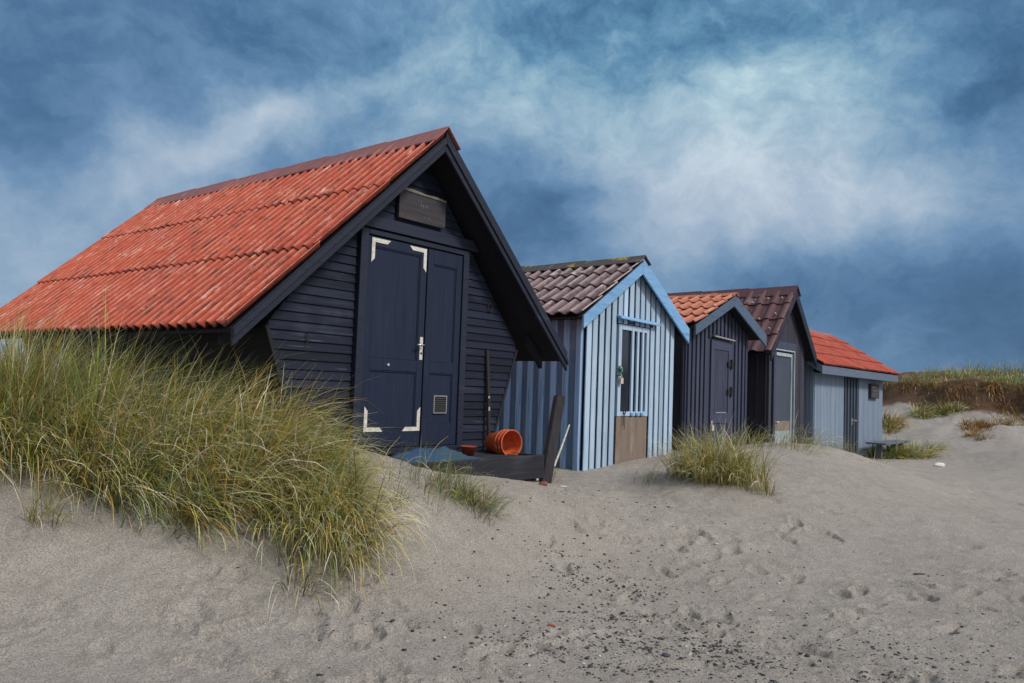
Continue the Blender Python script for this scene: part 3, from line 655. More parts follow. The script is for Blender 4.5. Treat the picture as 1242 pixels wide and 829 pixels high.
# ------------------------------------------------------------ the dark hut with the terracotta roof
H3 = hut(40, 6.3, 12.03, .40, 'beach_hut', 'blue-black hut of upright battens with a small terracotta tiled roof')
H3['xc'] = 1.27; T3 = top_fn(1.27, 2.74, 1.45, 2.12)
backing(H3, M['dark_board'], 2.45, lambda x: T3(x) - .01, -.3, 0, .03, 1.27)
board_front(H3, M['dark_board'], None, 2.45, T3, -.3, .158, .082, -.032, .002, [(.84, 1.77, -.5, 2.10)])
side_boards(H3, M['dark_side'], 0.0, 1, 3.6, 2.16, -.3, .22, .05, .02); side_boards(H3, M['dark_side'], 2.45, -1, 3.6, 2.16, -.3, .22, .05, .02)
mb = MB(); mb.xz([(0, -.3), (2.45, -.3), (2.45, 2.16), (1.27, 2.62), (0, 2.16)], 3.57, 3.6); mb.build('back_wall', M['dark_side'], H3)
gable_roof(H3, 1.27, 1.47, 2.87, 2.24, -.28, 2.6, M['roof3'], M['roof3'], tileprof(.215, .026), .215, 4, 7, 31, capw=.12, lift=.034, sw=1.1, trim=M['slate_trim'], bdep=.165, bth=.035, thick=.016, prise=.03)
DR = MB()
for q in ((.88, .985, 0, 2.07), (1.575, 1.73, 0, 2.07), (.986, 1.574, 1.90, 2.07), (.986, 1.574, .60, .78)): DR.box(q[0], q[1], -.034, .0, q[2], q[3], .8)
for k in range(6): DR.box(.986 + k * .098, .986 + k * .098 + .092, -.020, .0, -.3, 1.9, .35)
D_3 = DR.build('door', M['dark_board'], H3, .003)
for z in (1.66, 1.16):
    mb = MB(); mb.box(1.53, 1.74, -.050, -.035, z - .05, z + .05); mb.tube([(1.66, -.055, z - .09), (1.66, -.055, z + .09)], .022, 6); mb.build('hinge', M['iron'], D_3)
mb = MB(); mb.loft([(.90, -.09, 2.115), (.90, -.035, 2.125), (.90, -.035, 2.15), (.90, -.09, 2.14)], [(1.72, -.09, 2.085), (1.72, -.035, 2.095), (1.72, -.035, 2.12), (1.72, -.09, 2.11)]); mb.build('drip_strip', M['grey_metal'], H3)
mb = MB(); mb.box(1.06, 1.48, -.046, -.035, .778, .797); mb.build('latch_plate', M['grey_metal'], D_3)
mb = MB(); mb.box(.86, .93, -.085, -.04, .47, .57); mb.tube([(.895 + .03 * math.cos(t), -.06, .57 + .07 * math.sin(t)) for t in np.linspace(0, math.pi, 9)], .009, 6); mb.build('padlock', M['padlock'], D_3, .006)

# ------------------------------------------------------------ the dark hut with the maroon roof
H4 = hut(40, 6.3, 15.53, .40, 'beach_hut', 'narrow black-brown hut with steep maroon tiled roof and pale-framed glass door')
H4['xc'] = .95; T4 = top_fn(.95, 3.20, 1.27, 1.86)
backing(H4, M['h4_board'], 1.94, lambda x: T4(x) - .01, -.3, 0, .03, .95)
board_front(H4, M['h4_board'], None, 1.94, T4, -.3, .121, .114, -.012, .002, [(.20, 1.32, -.5, 2.10)])
side_boards(H4, M['dark_side'], 0.0, 1, 5.2, 1.95, -.3, .2, .04, .015); side_boards(H4, M['dark_side'], 1.94, -1, 5.2, 1.95, -.3, .2, .04, .015)
mb = MB(); mb.xz([(0, -.3), (1.94, -.3), (1.94, 1.95), (.95, 3.05), (0, 1.95)], 5.17, 5.2); mb.build('back_wall', M['dark_side'], H4)
gable_roof(H4, .95, 1.29, 3.36, 1.98, -.20, 5.35, M['roof4'], M['roof4'], ribprof(.30, .040), .30, 4, 5, 41, capw=.26, lift=.030, sw=1.15, trim=M['navy_trim'], bdep=.16, bth=.035, thick=.014, prise=.06)
r_ = random.Random(9); th4 = math.atan2(3.36 - 1.98, 1.29); mb = MB()
for k in range(34):
    y = -.05 + r_.randint(0, 15) * .30 + .07; s_ = r_.choice([.30, .42, .8, .95, 1.25]); q = Vector((.95 - s_ * math.cos(th4), y, 3.36 - s_ * math.sin(th4))); n_ = Vector((-math.sin(th4), 0, math.cos(th4)))
    mb.tube([q + n_ * .035, q + n_ * .075], .014, 6)
mb.build('roof_screw', M['white'], H4)['kind'] = 'stuff'
FR = MB()
for q in ((1.10, 1.155, 0, 2.02), (.30, 1.099, 1.95, 2.02)): FR.box(q[0], q[1], -.045, -.002, q[2], q[3])
D_4 = FR.build('door', M['white_frame'], H4, .004)
mb = MB(); mb.box(.26, 1.10, -.02, .0, .62, 1.95); mb.build('door_glass', M['door_grey'], D_4)
mb = MB(); mb.box(.26, 1.10, -.028, .0, -.2, .42); mb.build('door_panel', M['white_frame'], D_4)
mb = MB(); mb.box(.26, 1.10, -.026, .0, .421, .62); mb.build('door_rail', M['ply'], D_4)
mb = MB(); mb.box(1.245, 1.272, -.06, -.002, 0, 2.09); mb.box(.24, 1.244, -.06, -.002, 2.062, 2.09); mb.build('door_frame', M['white_frame'], H4, .003)
mb = MB(); mb.box(1.156, 1.234, -.03, -.001, 0, 2.05); mb.build('jamb', M['dark_board'], H4)
mb = MB(); mb.box(.16, .255, -.05, -.013, 0, 2.25); mb.box(.256, 1.36, -.05, -.013, 2.10, 2.25); mb.build('door_surround', M['dark_board'], H4, .003)
mb = MB(); mb.tube([(.34, -.03, .60), (.34, -.055, .60), (.44, -.055, .60)], .012, 6); mb.build('handle', M['white'], D_4)

# ------------------------------------------------------------ the low slate-blue hut at the far end
H5 = hut(40, 6.3, 18.14, .20, 'beach_hut', 'low slate-blue hut at the far end under a scarlet corrugated roof')
W5 = 5.35
def seg5(name, x0, x1, mat):
    mb = MB(); n = int(round((x1 - x0) / .095)); p_ = (x1 - x0) / n
    for k in range(n): mb.box(x0 + k * p_ + .004, x0 + (k + 1) * p_ - .004, -.016, .0, -.3, 1.93)
    mb.box(x0, x1, 0.001, .03, -.3, 1.93, .3); return mb.build(name, mat, H5, .003)
seg5('front_wall', 0.0, 2.03, M['h5_board']); seg5('front_wall', 3.22, W5, M['h5_board'])
mb = MB(); mb.box(2.031, 3.219, .012, .04, -.3, 1.93, .3)
for k in range(5): mb.box(2.07 + k * .235, 2.07 + k * .235 + .13, -.03, .012, -.3, 1.93)
D_5 = mb.build('door', M['h5_door'], H5, .004)
mb = MB(); mb.tube([(2.63, -.03, .80), (2.63, -.09, .80), (2.76, -.09, .80)], .022, 8); mb.box(2.58, 2.68, -.036, -.0305, .70, .86); mb.build('handle', M['steel'], D_5)
def slope5(y): return 2.07 + (y + .3) * (1.13 / 1.87)
def side5(x0, x1, name='side_wall'):
    mb = MB(); n = 33
    for k in range(n):
        a, b = k * .095 + .004, (k + 1) * .095 - .004
        za_, zb_ = slope5(min(a, 3.14 - a)) - .10, slope5(min(b, 3.14 - b)) - .10
        mb.yz([(a, -.3), (b, -.3), (b, zb_), (a, za_)], x0, x1)
    return mb.build(name, M['h5_board'], H5, .003)
side5(-.016, .02); side5(W5 - .02, W5 + .016)
mb = MB(); mb.box(0, W5, 3.10, 3.14, -.3, 1.93); mb.build('back_wall', M['h5_board'], H5)
th5 = math.atan2(1.13, 1.87); c5, s5 = math.cos(th5), math.sin(th5); L5 = math.hypot(1.13, 1.87)
for sg in (-1, 1):
    sheet_roof('roof', H5, M['roof5'], (-.36, 1.57 + sg * .01, 3.20), (1, 0, 0), (0, sg * c5, -s5), (0, sg * s5, c5), 6.28, L5, cosprof(.15, .023), 4, .06, .03, 1.05, 10, .15, 51 + sg, .012)
mb = MB(); mb.yz([(-.26, 2.03), (1.57, 3.135), (3.40, 2.03), (3.40, 2.0), (1.57, 3.10), (-.26, 2.0)], -.33, 5.88); mb.build('roof_boarding', M['h5_trim'], H5)
mb = MB(); mb.box(-.33, 5.83, -.295, -.262, 1.86, 2.045); mb.build('fascia', M['h5_trim'], H5, .004)
for x in (-.362, 5.882):
    for sg in (0, 1):
        mb = MB(); y_ = (lambda q: q) if sg == 0 else (lambda q: 3.14 - q)
        mb.yz([(y_(-.30), 2.04), (y_(1.568), 3.165), (y_(1.568), 2.99), (y_(-.30), 1.87)], x, x + .03); mb.build('barge_board', M['h5_trim'], H5, .004)
mb = MB(); mb.yz([(1.30, 3.07), (1.57, 3.245), (1.84, 3.07), (1.84, 3.055), (1.57, 3.225), (1.30, 3.055)], -.38, 5.9); mb.build('ridge_cap', M['cap1'], H5)
mb = MB(); mb.box(-.30, W5 + .4, -.26, -.018, 1.865, 1.885); mb.build('soffit', M['h5_trim'], H5)
mb = MB(); mb.box(4.02, 4.72, -.10, -.017, 1.38, 1.76); PQ = mb.build('plaque', M['sign'], H5, .008); PQ['label'] = 'dark carved plaque on the pale wall'
mb = MB()
for q in ((4.10, 4.40, 1.66, 1.69), (4.16, 4.62, 1.57, 1.595), (4.12, 4.55, 1.49, 1.51), (4.2, 4.6, 1.43, 1.445)): mb.box(q[0], q[1], -.104, -.1005, q[2], q[3])
mb.build('plaque_carving', M['chalk'], PQ)

def loc_of(root, x, y, z=0.0):
    a = root.rotation_euler.z; c, s = math.cos(a), math.sin(a)
    return (root.location.x + x * c - y * s, root.location.y + x * s + y * c, root.location.z + z)
# ------------------------------------------------------------ bench by the far hut
bp = loc_of(H5, 4.55, -.42); BE = empty('bench', (bp[0], bp[1], .02), H5.rotation_euler.z, 'grey plank bench against the slate-blue hut at the far end', 'bench')
mb = MB()
for k in range(3): mb.box(-1.35, 1.25, -.26 + k * .165, -.26 + k * .165 + .155, .40, .445)
mb.build('seat', M['grey_plank'], BE, .004)
for x in (-1.0, .30, 1.05):
    mb = MB(); mb.box(x, x + .08, -.06, .06, -.25, .399); mb.build('leg', M['grey_plank'], BE, .004)

# ------------------------------------------------------------ deck in front of the black hut
DK = empty('wooden_deck', loc_of(H1, .55, -.92, -.2), H1.rotation_euler.z, 'low black timber deck half buried in sand before the largest hut', 'deck')
zk = .40
mb = MB(); mb.box(0.0, 2.33, -.03, .025, .13, .375); mb.build('front_board', M['deck'], DK, .006)
mb = MB(); mb.box(.2, 2.24, .0, .06, -.12, .125); mb.build('lower_beam', M['deck'], DK, .006)
mb = MB(); mb.box(2.30, 2.345, .026, .88, .13, .37); mb.build('end_board', M['deck'], DK, .006)
mb = MB()
for k in range(6): mb.box(.0, 2.295, .03 + k * .142, .03 + k * .142 + .134, .315 + random.uniform(-.004, .004), .352)
mb.build('deck_boards', M['deck'], DK, .004)
DKM = DK
def dk(x, y, z=0): return loc_of(DK, x, y, z)
# tarpaulin heap
def tarp():
    n = 46; xs = np.linspace(-.52, .62, n); ys = np.linspace(-.26, .28, 26); X, Y = np.meshgrid(xs, ys)
    h = .115 * np.exp(-((X - .05) / .28) ** 2 - ((Y - .02) / .15) ** 2) + .05 * np.exp(-((X + .30) / .12) ** 2 - (Y / .12) ** 2) + .04 * np.exp(-((X - .38) / .15) ** 2 - (Y / .14) ** 2)
    h = h + .05 * (fbm(X * 9, Y * 9, 3, 3) + .1) * np.exp(-(X / .5) ** 2 - (Y / .25) ** 2) + .006
    e = .03 * fbm(X * 6, Y * 6, 8, 2)
    co = np.c_[(X + e).ravel(), (Y + e).ravel(), np.maximum(h, .004).ravel()]
    i = np.arange(25)[:, None] * n; j = np.arange(n - 1)[None, :]; f = np.stack([i + j, i + j + 1, i + n + j + 1, i + n + j], -1).reshape(-1, 4)
    o = raw_mesh('tarpaulin', co, f, M['net'], None, True); o.location = dk(.93, .34, .352); o.rotation_euler.z = H1.rotation_euler.z
    o.modifiers.new('thickness', 'SOLIDIFY').thickness = .004
    tag(o, 'crumpled blue tarpaulin lying on the black deck before the doors', 'tarpaulin')
tarp()
# nested orange buckets on their side
def bucket(off, label, ring=True):
    ax = Vector((.64, -.765, .04)).normalized()     # world direction the open mouths face
    base = Vector(dk(2.22, .34, .352 + .120)); R = Vector((0, 0, 1)).rotation_difference(ax).to_matrix().to_4x4()
    o = empty('bucket', base + ax * off, 0, label, 'bucket', 'nested orange buckets on the deck')
    o.rotation_euler = R.to_euler(); o.scale = (.92, .92, .92)
    prof = [(.0, -.26), (.105, -.26), (.112, -.25), (.150, -.03), (.150, -.012), (.163, -.010), (.165, .004), (.158, .008), (.148, .004), (.145, -.03), (.106, -.245), (.0, -.248)]
    n = 40; vs = []; fs = []
    for r, z in prof:
        for j in range(n): th = 2 * math.pi * j / n; vs.append((r * math.cos(th), r * math.sin(th), z))
    for i in range(len(prof) - 1):
        for j in range(n): fs.append((i * n + j, i * n + (j + 1) % n, (i + 1) * n + (j + 1) % n, (i + 1) * n + j))
    mb = MB(); mb.add(vs, fs); mb.build('shell', M['orange'], o, smooth=True)
    if ring:
        mb = MB(); mb.tube([(-.02 - .118 * math.sin(t), .140 * math.cos(t), -.03 - .05 * math.sin(t)) for t in np.linspace(.25, math.pi - .25, 16)], .0045, 6); mb.build('handle', M['steel'], o, smooth=True)
bucket(0.0, 'frontmost orange bucket of the nested stack, its open mouth showing')
bucket(-.055, 'middle orange bucket of the nested stack, mostly its rim showing')
bucket(-.11, 'rearmost orange bucket of the nested stack, nearest the dark pole', False)
# small red tub behind the buckets
mb = MB(); n = 20; vs = []; prof = [(0, 0), (.055, 0), (.085, .09), (.092, .093), (.09, .10), (.08, .098), (.05, .012), (0, .012)]
for r, z in prof:
    for j in range(n): th = 2 * math.pi * j / n; vs.append((r * math.cos(th), r * math.sin(th), z))
mb.add(vs, [(i * n + j, i * n + (j + 1) % n, (i + 1) * n + (j + 1) % n, (i + 1) * n + j) for i in range(len(prof) - 1) for j in range(n)])
o = mb.build('red_tub', M['redplastic'], smooth=True); o.location = dk(1.70, .50, .352); tag(o, 'small dull red tub beside the nested orange buckets', 'tub')
# thin dark pole against the siding
mb = MB(); b0 = Vector(loc_of(H1, 2.97, -.09, .155)); b1 = Vector(loc_of(H1, 2.95, -.025, 1.30)); mid = (b0 + b1) / 2
mb.tube([(0, 0, 0), tuple(mid - b0 + Vector((.006, 0, 0))), tuple(b1 - b0)], .024, 8)
o = empty('pole', b0, 0, 'thin dark pole with pale flecks standing against the siding behind the buckets', 'pole'); mb.build('shaft', M['dark_pole'], o)
mb = MB(); r_ = random.Random(2)
for f_ in (.14, .40, .42, .53): q = (b1 - b0) * f_ + Vector((.016, -.018, 0)); mb.box(q.x - .008, q.x + .008, q.y - .006, q.y + .006, q.z - r_.uniform(.006, .018), q.z + r_.uniform(.006, .018))
mb.build('paint_fleck', M['white'], o)['kind'] = 'stuff'
# small bleached lath on the deck
mb = MB(); mb.box(-.16, .16, -.02, .02, 0, .018); o = mb.build('lath', M['cane'], None, .003); o.location = dk(1.62, .62, .3525); o.rotation_euler.z = H1.rotation_euler.z + .05; tag(o, 'short bleached lath lying on the deck by the red tub', 'lath')
# leaning post and stick at the right end of the deck
pb = Vector(loc_of(H1, 2.89, -.93, -.28)); pt_ = Vector(loc_of(H1, 3.32, -.80, .78)); d_ = (pt_ - pb)
o = empty('timber_post', pb, H1.rotation_euler.z, 'thick dark timber plank leaning at the right end of the deck', 'post')
mb = MB(); dl = Matrix.Rotation(-H1.rotation_euler.z, 3, 'Z') @ d_
A = [(-.085, -.03, 0), (.075, -.03, 0), (.075, .03, 0), (-.085, .03, 0)]; B = [(dl.x - .075, dl.y - .03, dl.z), (dl.x - .05, dl.y - .03, dl.z + .035), (dl.x + .075, dl.y - .03, dl.z + .02), (dl.x + .08, dl.y - .03, dl.z - .01)]
A = [(-.085, -.03, 0), (-.03, -.03, 0), (.085, -.03, 0), (.09, -.03, 0)]
mb.loft(A + [(x, .03, z) for x, y, z in reversed(A)], B + [(x, y + .06, z) for x, y, z in reversed(B)]); mb.build('plank', M['post'], o, .006)
s0 = Vector(loc_of(H2, -1.00, -.75, .0)); s0.z = TZ(s0.x, s0.y) - .05; s1 = Vector(loc_of(H2, -.03, .42, .95))
s0 = Vector(at(672, 566, 9.35)); s1 = Vector(at(690.5, 515.5, 9.75))
mb = MB(); mb.tube([(0, 0, 0), tuple((s1 - s0) * .5 + Vector((.004, 0, 0))), tuple(s1 - s0)], .013, 7, r1=.010)
o = mb.build('stick', M['cane']); o.location = s0; tag(o, 'thin bleached stick leaning beside the thick timber plank', 'stick')

# ------------------------------------------------------------ grass
def blades(root, L, az, tilt0, bend, width, col0, col1, r, nseg=5, wind=None):
    """ribbons: root (n,3), length, lean azimuth, start tilt and added bend (radians), width, base and tip colour (n,3)"""
    n = len(L); s = np.linspace(0, 1, nseg + 1); ds = 1 / nseg
    pts = np.zeros((n, nseg + 1, 3)); pts[:, 0] = root; hx, hy = np.cos(az), np.sin(az)
    sw = r.normal(0, .25, n)
    for k in range(nseg):
        th = tilt0 + bend * ((s[k] + ds / 2) ** 1.35)
        a2 = az + sw * s[k]
        pts[:, k + 1] = pts[:, k] + (L * ds)[:, None] * np.c_[np.sin(th) * np.cos(a2), np.sin(th) * np.sin(a2), np.cos(th)]
    tw = r.uniform(-.7, .7, n)
    sx, sy, sz = -hy * np.cos(tw), hx * np.cos(tw), np.sin(tw)
    side = np.c_[sx, sy, sz]
    prof = np.array([.8, 1, .95, .8, .55, .12])[:nseg + 1] if nseg == 5 else np.linspace(1, .12, nseg + 1)
    off = side[:, None, :] * (width[:, None] * prof[None, :] * .5)[..., None]
    co = np.stack([pts - off, pts + off], 2).reshape(n, -1, 3)
    nv = 2 * (nseg + 1); base = np.arange(n)[:, None] * nv
    q = np.array([[2 * k, 2 * k + 1, 2 * k + 3, 2 * k + 2] for k in range(nseg)])
    f = (base[:, None, :] + q[None]).reshape(-1, 4)
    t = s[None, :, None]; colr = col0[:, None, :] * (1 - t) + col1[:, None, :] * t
    colr = np.repeat(colr, 2, axis=1).reshape(-1, 3)
    return co.reshape(-1, 3), f, colr
GREEN = np.array([[.100, .190, .024], [.060, .150, .045], [.21, .29, .035], [.080, .155, .095], [.31, .34, .040]])
STRAW = np.array([[.84, .72, .30], [.90, .85, .58], [.72, .56, .16], [.90, .88, .74], [.58, .42, .12]])
BROWN = np.array([[.22, .11, .035], [.30, .155, .05], [.12, .065, .03], [.34, .19, .06]])
def tufts(centres, per, Lr, spread, wind, r, dry=.3, wid=(.003, .0055), tilt=(.05, .5), bendr=(.5, 1.6), brown=.08, zoff=-.03, nseg=5, rnd=.9, drybyL=0):
    R_, L_, A_, T_, B_, W_, C0, C1 = [], [], [], [], [], [], [], []
    for (x, y, sc) in centres:
        n = max(6, int(per * r.uniform(.6, 1.3))); a = r.uniform(0, 2 * math.pi, n); q = spread * sc * np.sqrt(r.random(n))
        px, py = x + q * np.cos(a), y + q * np.sin(a)
        R_.append(np.c_[px, py, terrain(px, py, False) + zoff]); l = r.uniform(*Lr, n) * sc * r.uniform(.8, 1.15); L_.append(l)
        out = np.c_[np.cos(a), np.sin(a)] * rnd * (q / (spread * sc + 1e-6))[:, None]; wv = np.array(wind)[None] * r.uniform(.35, 1.5, n)[:, None] + out + r.normal(0, .35, (n, 2))
        A_.append(np.arctan2(wv[:, 1], wv[:, 0])); m_ = np.clip(np.hypot(wv[:, 0], wv[:, 1]), .2, 1.6)
        T_.append(r.uniform(*tilt, n) * np.clip(m_, .4, 1.3)); B_.append(r.uniform(*bendr, n) * np.clip(m_, .5, 1.25)); W_.append(r.uniform(*wid, n))
        d = r.random(n); g = GREEN[r.integers(0, 5, n)] * r.uniform(.75, 1.25, (n, 1)); st = STRAW[r.integers(0, 5, n)] * r.uniform(.8, 1.15, (n, 1)); br = BROWN[r.integers(0, 4, n)]
        dr = np.clip(dry + r.normal(0, .22), .03, .95); tv = r.uniform(.42, 1.3)
        isd = (d < dr)[:, None]; isb = (d > 1 - brown)[:, None]
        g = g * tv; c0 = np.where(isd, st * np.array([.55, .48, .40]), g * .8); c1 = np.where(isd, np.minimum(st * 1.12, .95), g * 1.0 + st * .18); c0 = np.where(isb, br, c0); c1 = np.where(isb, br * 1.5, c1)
        C0.append(c0); C1.append(c1)
    cat = np.concatenate
    return blades(cat(R_), cat(L_), cat(A_), cat(T_), cat(B_), cat(W_), cat(C0), cat(C1), r, nseg)
def grass_obj(name, data, label, cat, group=None, kind=None, origin=None):
    co, f, col = data
    if origin is not None: co = co - np.array(origin)
    o = raw_mesh(name, co, f, M['blade'], None, True, {'tint': col})
    if origin is not None: o.location = origin
    return tag(o, label, cat, group, kind)
gr = np.random.default_rng(3)
WIND = (.85, -.42)
# the big dune hummock on the left: crest line and front skirt
cen = []
for _ in range(300):
    x = gr.uniform(-5.4, -1.32); f_ = gr.random()
    yf = 5.62 + .10 * (x + 3.2) + .62 * value_noise(np.array([x * 1.3]), np.array([4.]), 3)[0]; yb = 6.85
    if x > -1.7: yb = 6.6
    y = yf + (yb - yf) * f_ ** .85
    cen.append((x, y, gr.uniform(.75, 1.15) * (.85 if f_ < .15 else 1)))
cen = [(x, y, k * (.70 if x > -1.8 else .86 if x > -2.3 else .98)) for x, y, k in cen]
d1 = tufts(cen, 58, (.5, 1.0), .15, (1.0, -.36), gr, .27, (.0035, .0072), (.12, .85), (.8, 2.0), .10, rnd=.6)
cen2 = [(gr.normal(-1.26, .17), gr.normal(5.72, .20), gr.uniform(.65, .95)) for _ in range(30)]
d2 = tufts(cen2, 58, (.45, .85), .13, (.75, -.75), gr, .42, (.0035, .007), (.2, .8), (1.0, 2.1), .06)
cen4 = [(gr.uniform(-5.4, -1.75), 5.7 + gr.uniform(0, 1.0), gr.uniform(.85, 1.1)) for _ in range(150)]
d4 = tufts(cen4, 24, (.6, 1.05), .12, (1.25, -.22), gr, .78, (.0050, .0095), (.45, .95), (.75, 1.4), .02, rnd=.2)
cen3 = [(*at(gr.uniform(-25, 50), 470, 6.3)[:2], gr.uniform(1.15, 1.35)) for _ in range(16)] + [(gr.uniform(-5.0, -3.0), gr.uniform(5.9, 6.8), gr.uniform(1.0, 1.25)) for _ in range(40)]
d3 = tufts(cen3, 40, (.6, 1.0), .15, (.4, -.2), gr, .25, (.0035, .007), (.0, .4), (.3, 1.4), .1)
def join(*ds):
    co = np.concatenate([d[0] for d in ds]); n = 0; fs = []
    for d in ds: fs.append(d[1] + n); n += len(d[0])
    return co, np.concatenate(fs), np.concatenate([d[2] for d in ds])
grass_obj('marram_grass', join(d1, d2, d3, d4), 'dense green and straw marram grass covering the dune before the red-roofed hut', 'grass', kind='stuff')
# separate tussocks one can point to
def tussock(px, py, Y, n, per, Lr, sp, label, wind=WIND, dry=.3, scat=.12, **k):
    c = at(px, py, Y); cs = [(c[0] + gr.normal(0, scat), c[1] + gr.normal(0, scat * .8), gr.uniform(.75, 1.15)) for _ in range(n)]
    g = (c[0], c[1], TZ(c[0], c[1]))
    grass_obj('grass_tussock', tufts(cs, per, Lr, sp, wind, gr, dry, **k), label, 'tussock', 'tussocks of marram grass on open sand', origin=g)
tussock(868, 582, 9.8, 50, 60, (.36, .80), .15, 'biggest tussock, bushy and yellow-green, before the dark terracotta-roofed hut', (-.35, -.5), .40, .21, wid=(.004, .0075), rnd=.9, bendr=(.7, 1.9), tilt=(.03, .45))
tussock(945, 550, 12.2, 16, 26, (.3, .6), .2, 'thin grey-green tussock on the sand mound before the maroon-roofed hut', (.9, -.2), .35, .36, wid=(.004, .007), bendr=(.8, 2.0))
tussock(565, 606, 6.75, 18, 34, (.2, .45), .09, 'low dark tussock on the sand slope below the timber deck', (.9, -.3), .12, .14, bendr=(.8, 2.0))
tussock(515, 606, 6.5, 10, 18, (.2, .45), .10, 'sparse dark sprigs between the dense grass and the tussock below the deck', (.8, -.3), .1, .18, bendr=(.8, 2.0))
tussock(450, 668, 5.5, 5, 14, (.2, .42), .07, 'small straw tussock at the foot of the dune slope', (.5, -.7), .45, .08)
tussock(55, 618, 5.35, 5, 15, (.3, .6), .05, 'thin tussock of long bent blades left of the white paper scrap', (.9, -.4), .35, .06, bendr=(1.0, 2.3))
tussock(785, 588, 9.8, 6, 8, (.25, .5), .10, 'few wispy arching blades on sand before the blue hut door', (.9, -.3), .15, .12, bendr=(1.2, 2.2))
tussock(1000, 556, 13.0, 8, 8, (.25, .5), .14, 'few scattered blades on the sand mound right of the tussocks', (1, -.2), .2, .3, bendr=(1.2, 2.2))
tussock(668, 574, 9.0, 3, 16, (.15, .34), .05, 'little straw tuft at the foot of the leaning timber plank', (.3, -.3), .6, .04)
tussock(800, 560, 12.1, 3, 12, (.2, .4), .05, 'small brown tuft against the right corner of the blue hut', (.2, -.4), .6, .06)
tussock(1015, 548, 17.6, 14, 18, (.25, .5), .2, 'soft grey-green tussock along the wall of the slate-blue hut', (.6, -.3), .3, .36, wid=(.006, .010))
FAR = dict(wid=(.012, .022), bendr=(.9, 2.0), tilt=(.3, .9))
tussock(1092, 552, 21.2, 26, 60, (.35, .65), .22, 'dark green tussock beside the end of the grey bench', (.6, -.5), .35, .42, brown=.1, **FAR)
tussock(1074, 503, 25.4, 20, 60, (.3, .6), .22, 'dark bushy tussock on the bank behind the slate-blue hut', (.4, -.6), .25, .6, brown=.35, **FAR)
tussock(1130, 500, 25.6, 20, 60, (.2, .42), .2, 'green tussock half way up the eroded sand bank', (.3, -.5), .25, .40, brown=.12, **FAR)
tussock(1183, 522, 23.4, 12, 60, (.18, .36), .16, 'dark brown slumped tussock on the sand bank', (.2, -.5), .05, .3, brown=.9, **FAR)
tussock(1196, 540, 22.4, 7, 50, (.15, .32), .14, 'orange-brown slumped tussock lowest on the sand bank', (.1, -.6), .3, .25, brown=.62, **FAR)
# turf along the top of the bank and dead roots hanging over its lip
def bank_pts(n, d0, d1, r, u0=-6, u1=11):
    u = r.uniform(u0, u1, n); d = r.uniform(d0, d1, n); d = d - (.35 * np.sin(u * .9) + .2 * np.sin(u * 2.3 + 1) + .5 * fbm(u * .7, u * 0 + 3.3, 61, 3))
    return [(LA[0] + _lt[0] * a + _ln[0] * b, LA[1] + _lt[1] * a + _ln[1] * b, r.uniform(.7, 1.3)) for a, b in zip(u, d)]
dt = tufts(bank_pts(900, .0, 8.5, gr), 30, (.10, .26), .36, (.5, -.1), gr, .14, (.012, .026), (.3, 1.0), (.3, 1.2), .03, nseg=3)
dt2 = tufts(bank_pts(70, 4.0, 8.5, gr) + bank_pts(26, .1, .9, gr, 3, 10), 34, (.3, .6), .36, (.5, -.1), gr, .15, (.012, .02), (.05, .5), (.3, 1.0), .05, nseg=3)
grass_obj('dune_turf', join(dt, dt2), 'green and yellow turf along the top of the far sand bank', 'grass', kind='stuff')
db = tufts(bank_pts(120, -.10, .2, gr) + bank_pts(45, -.7, -.1, gr, 2, 10.5), 40, (.2, .42), .2, (-.1, -1.0), gr, .16, (.012, .024), (1.0, 1.6), (1.0, 1.7), .80, nseg=4)
db2 = tufts(bank_pts(60, -1.7, -.6, gr, 4.5, 10.5), 34, (.3, .6), .25, (-.2, -1.0), gr, .35, (.012, .022), (.9, 1.5), (.9, 1.6), .62, nseg=4)
grass_obj('hanging_roots', join(db, db2), 'brown dead grass and roots hanging over the lip of the far bank', 'grass', kind='stuff')

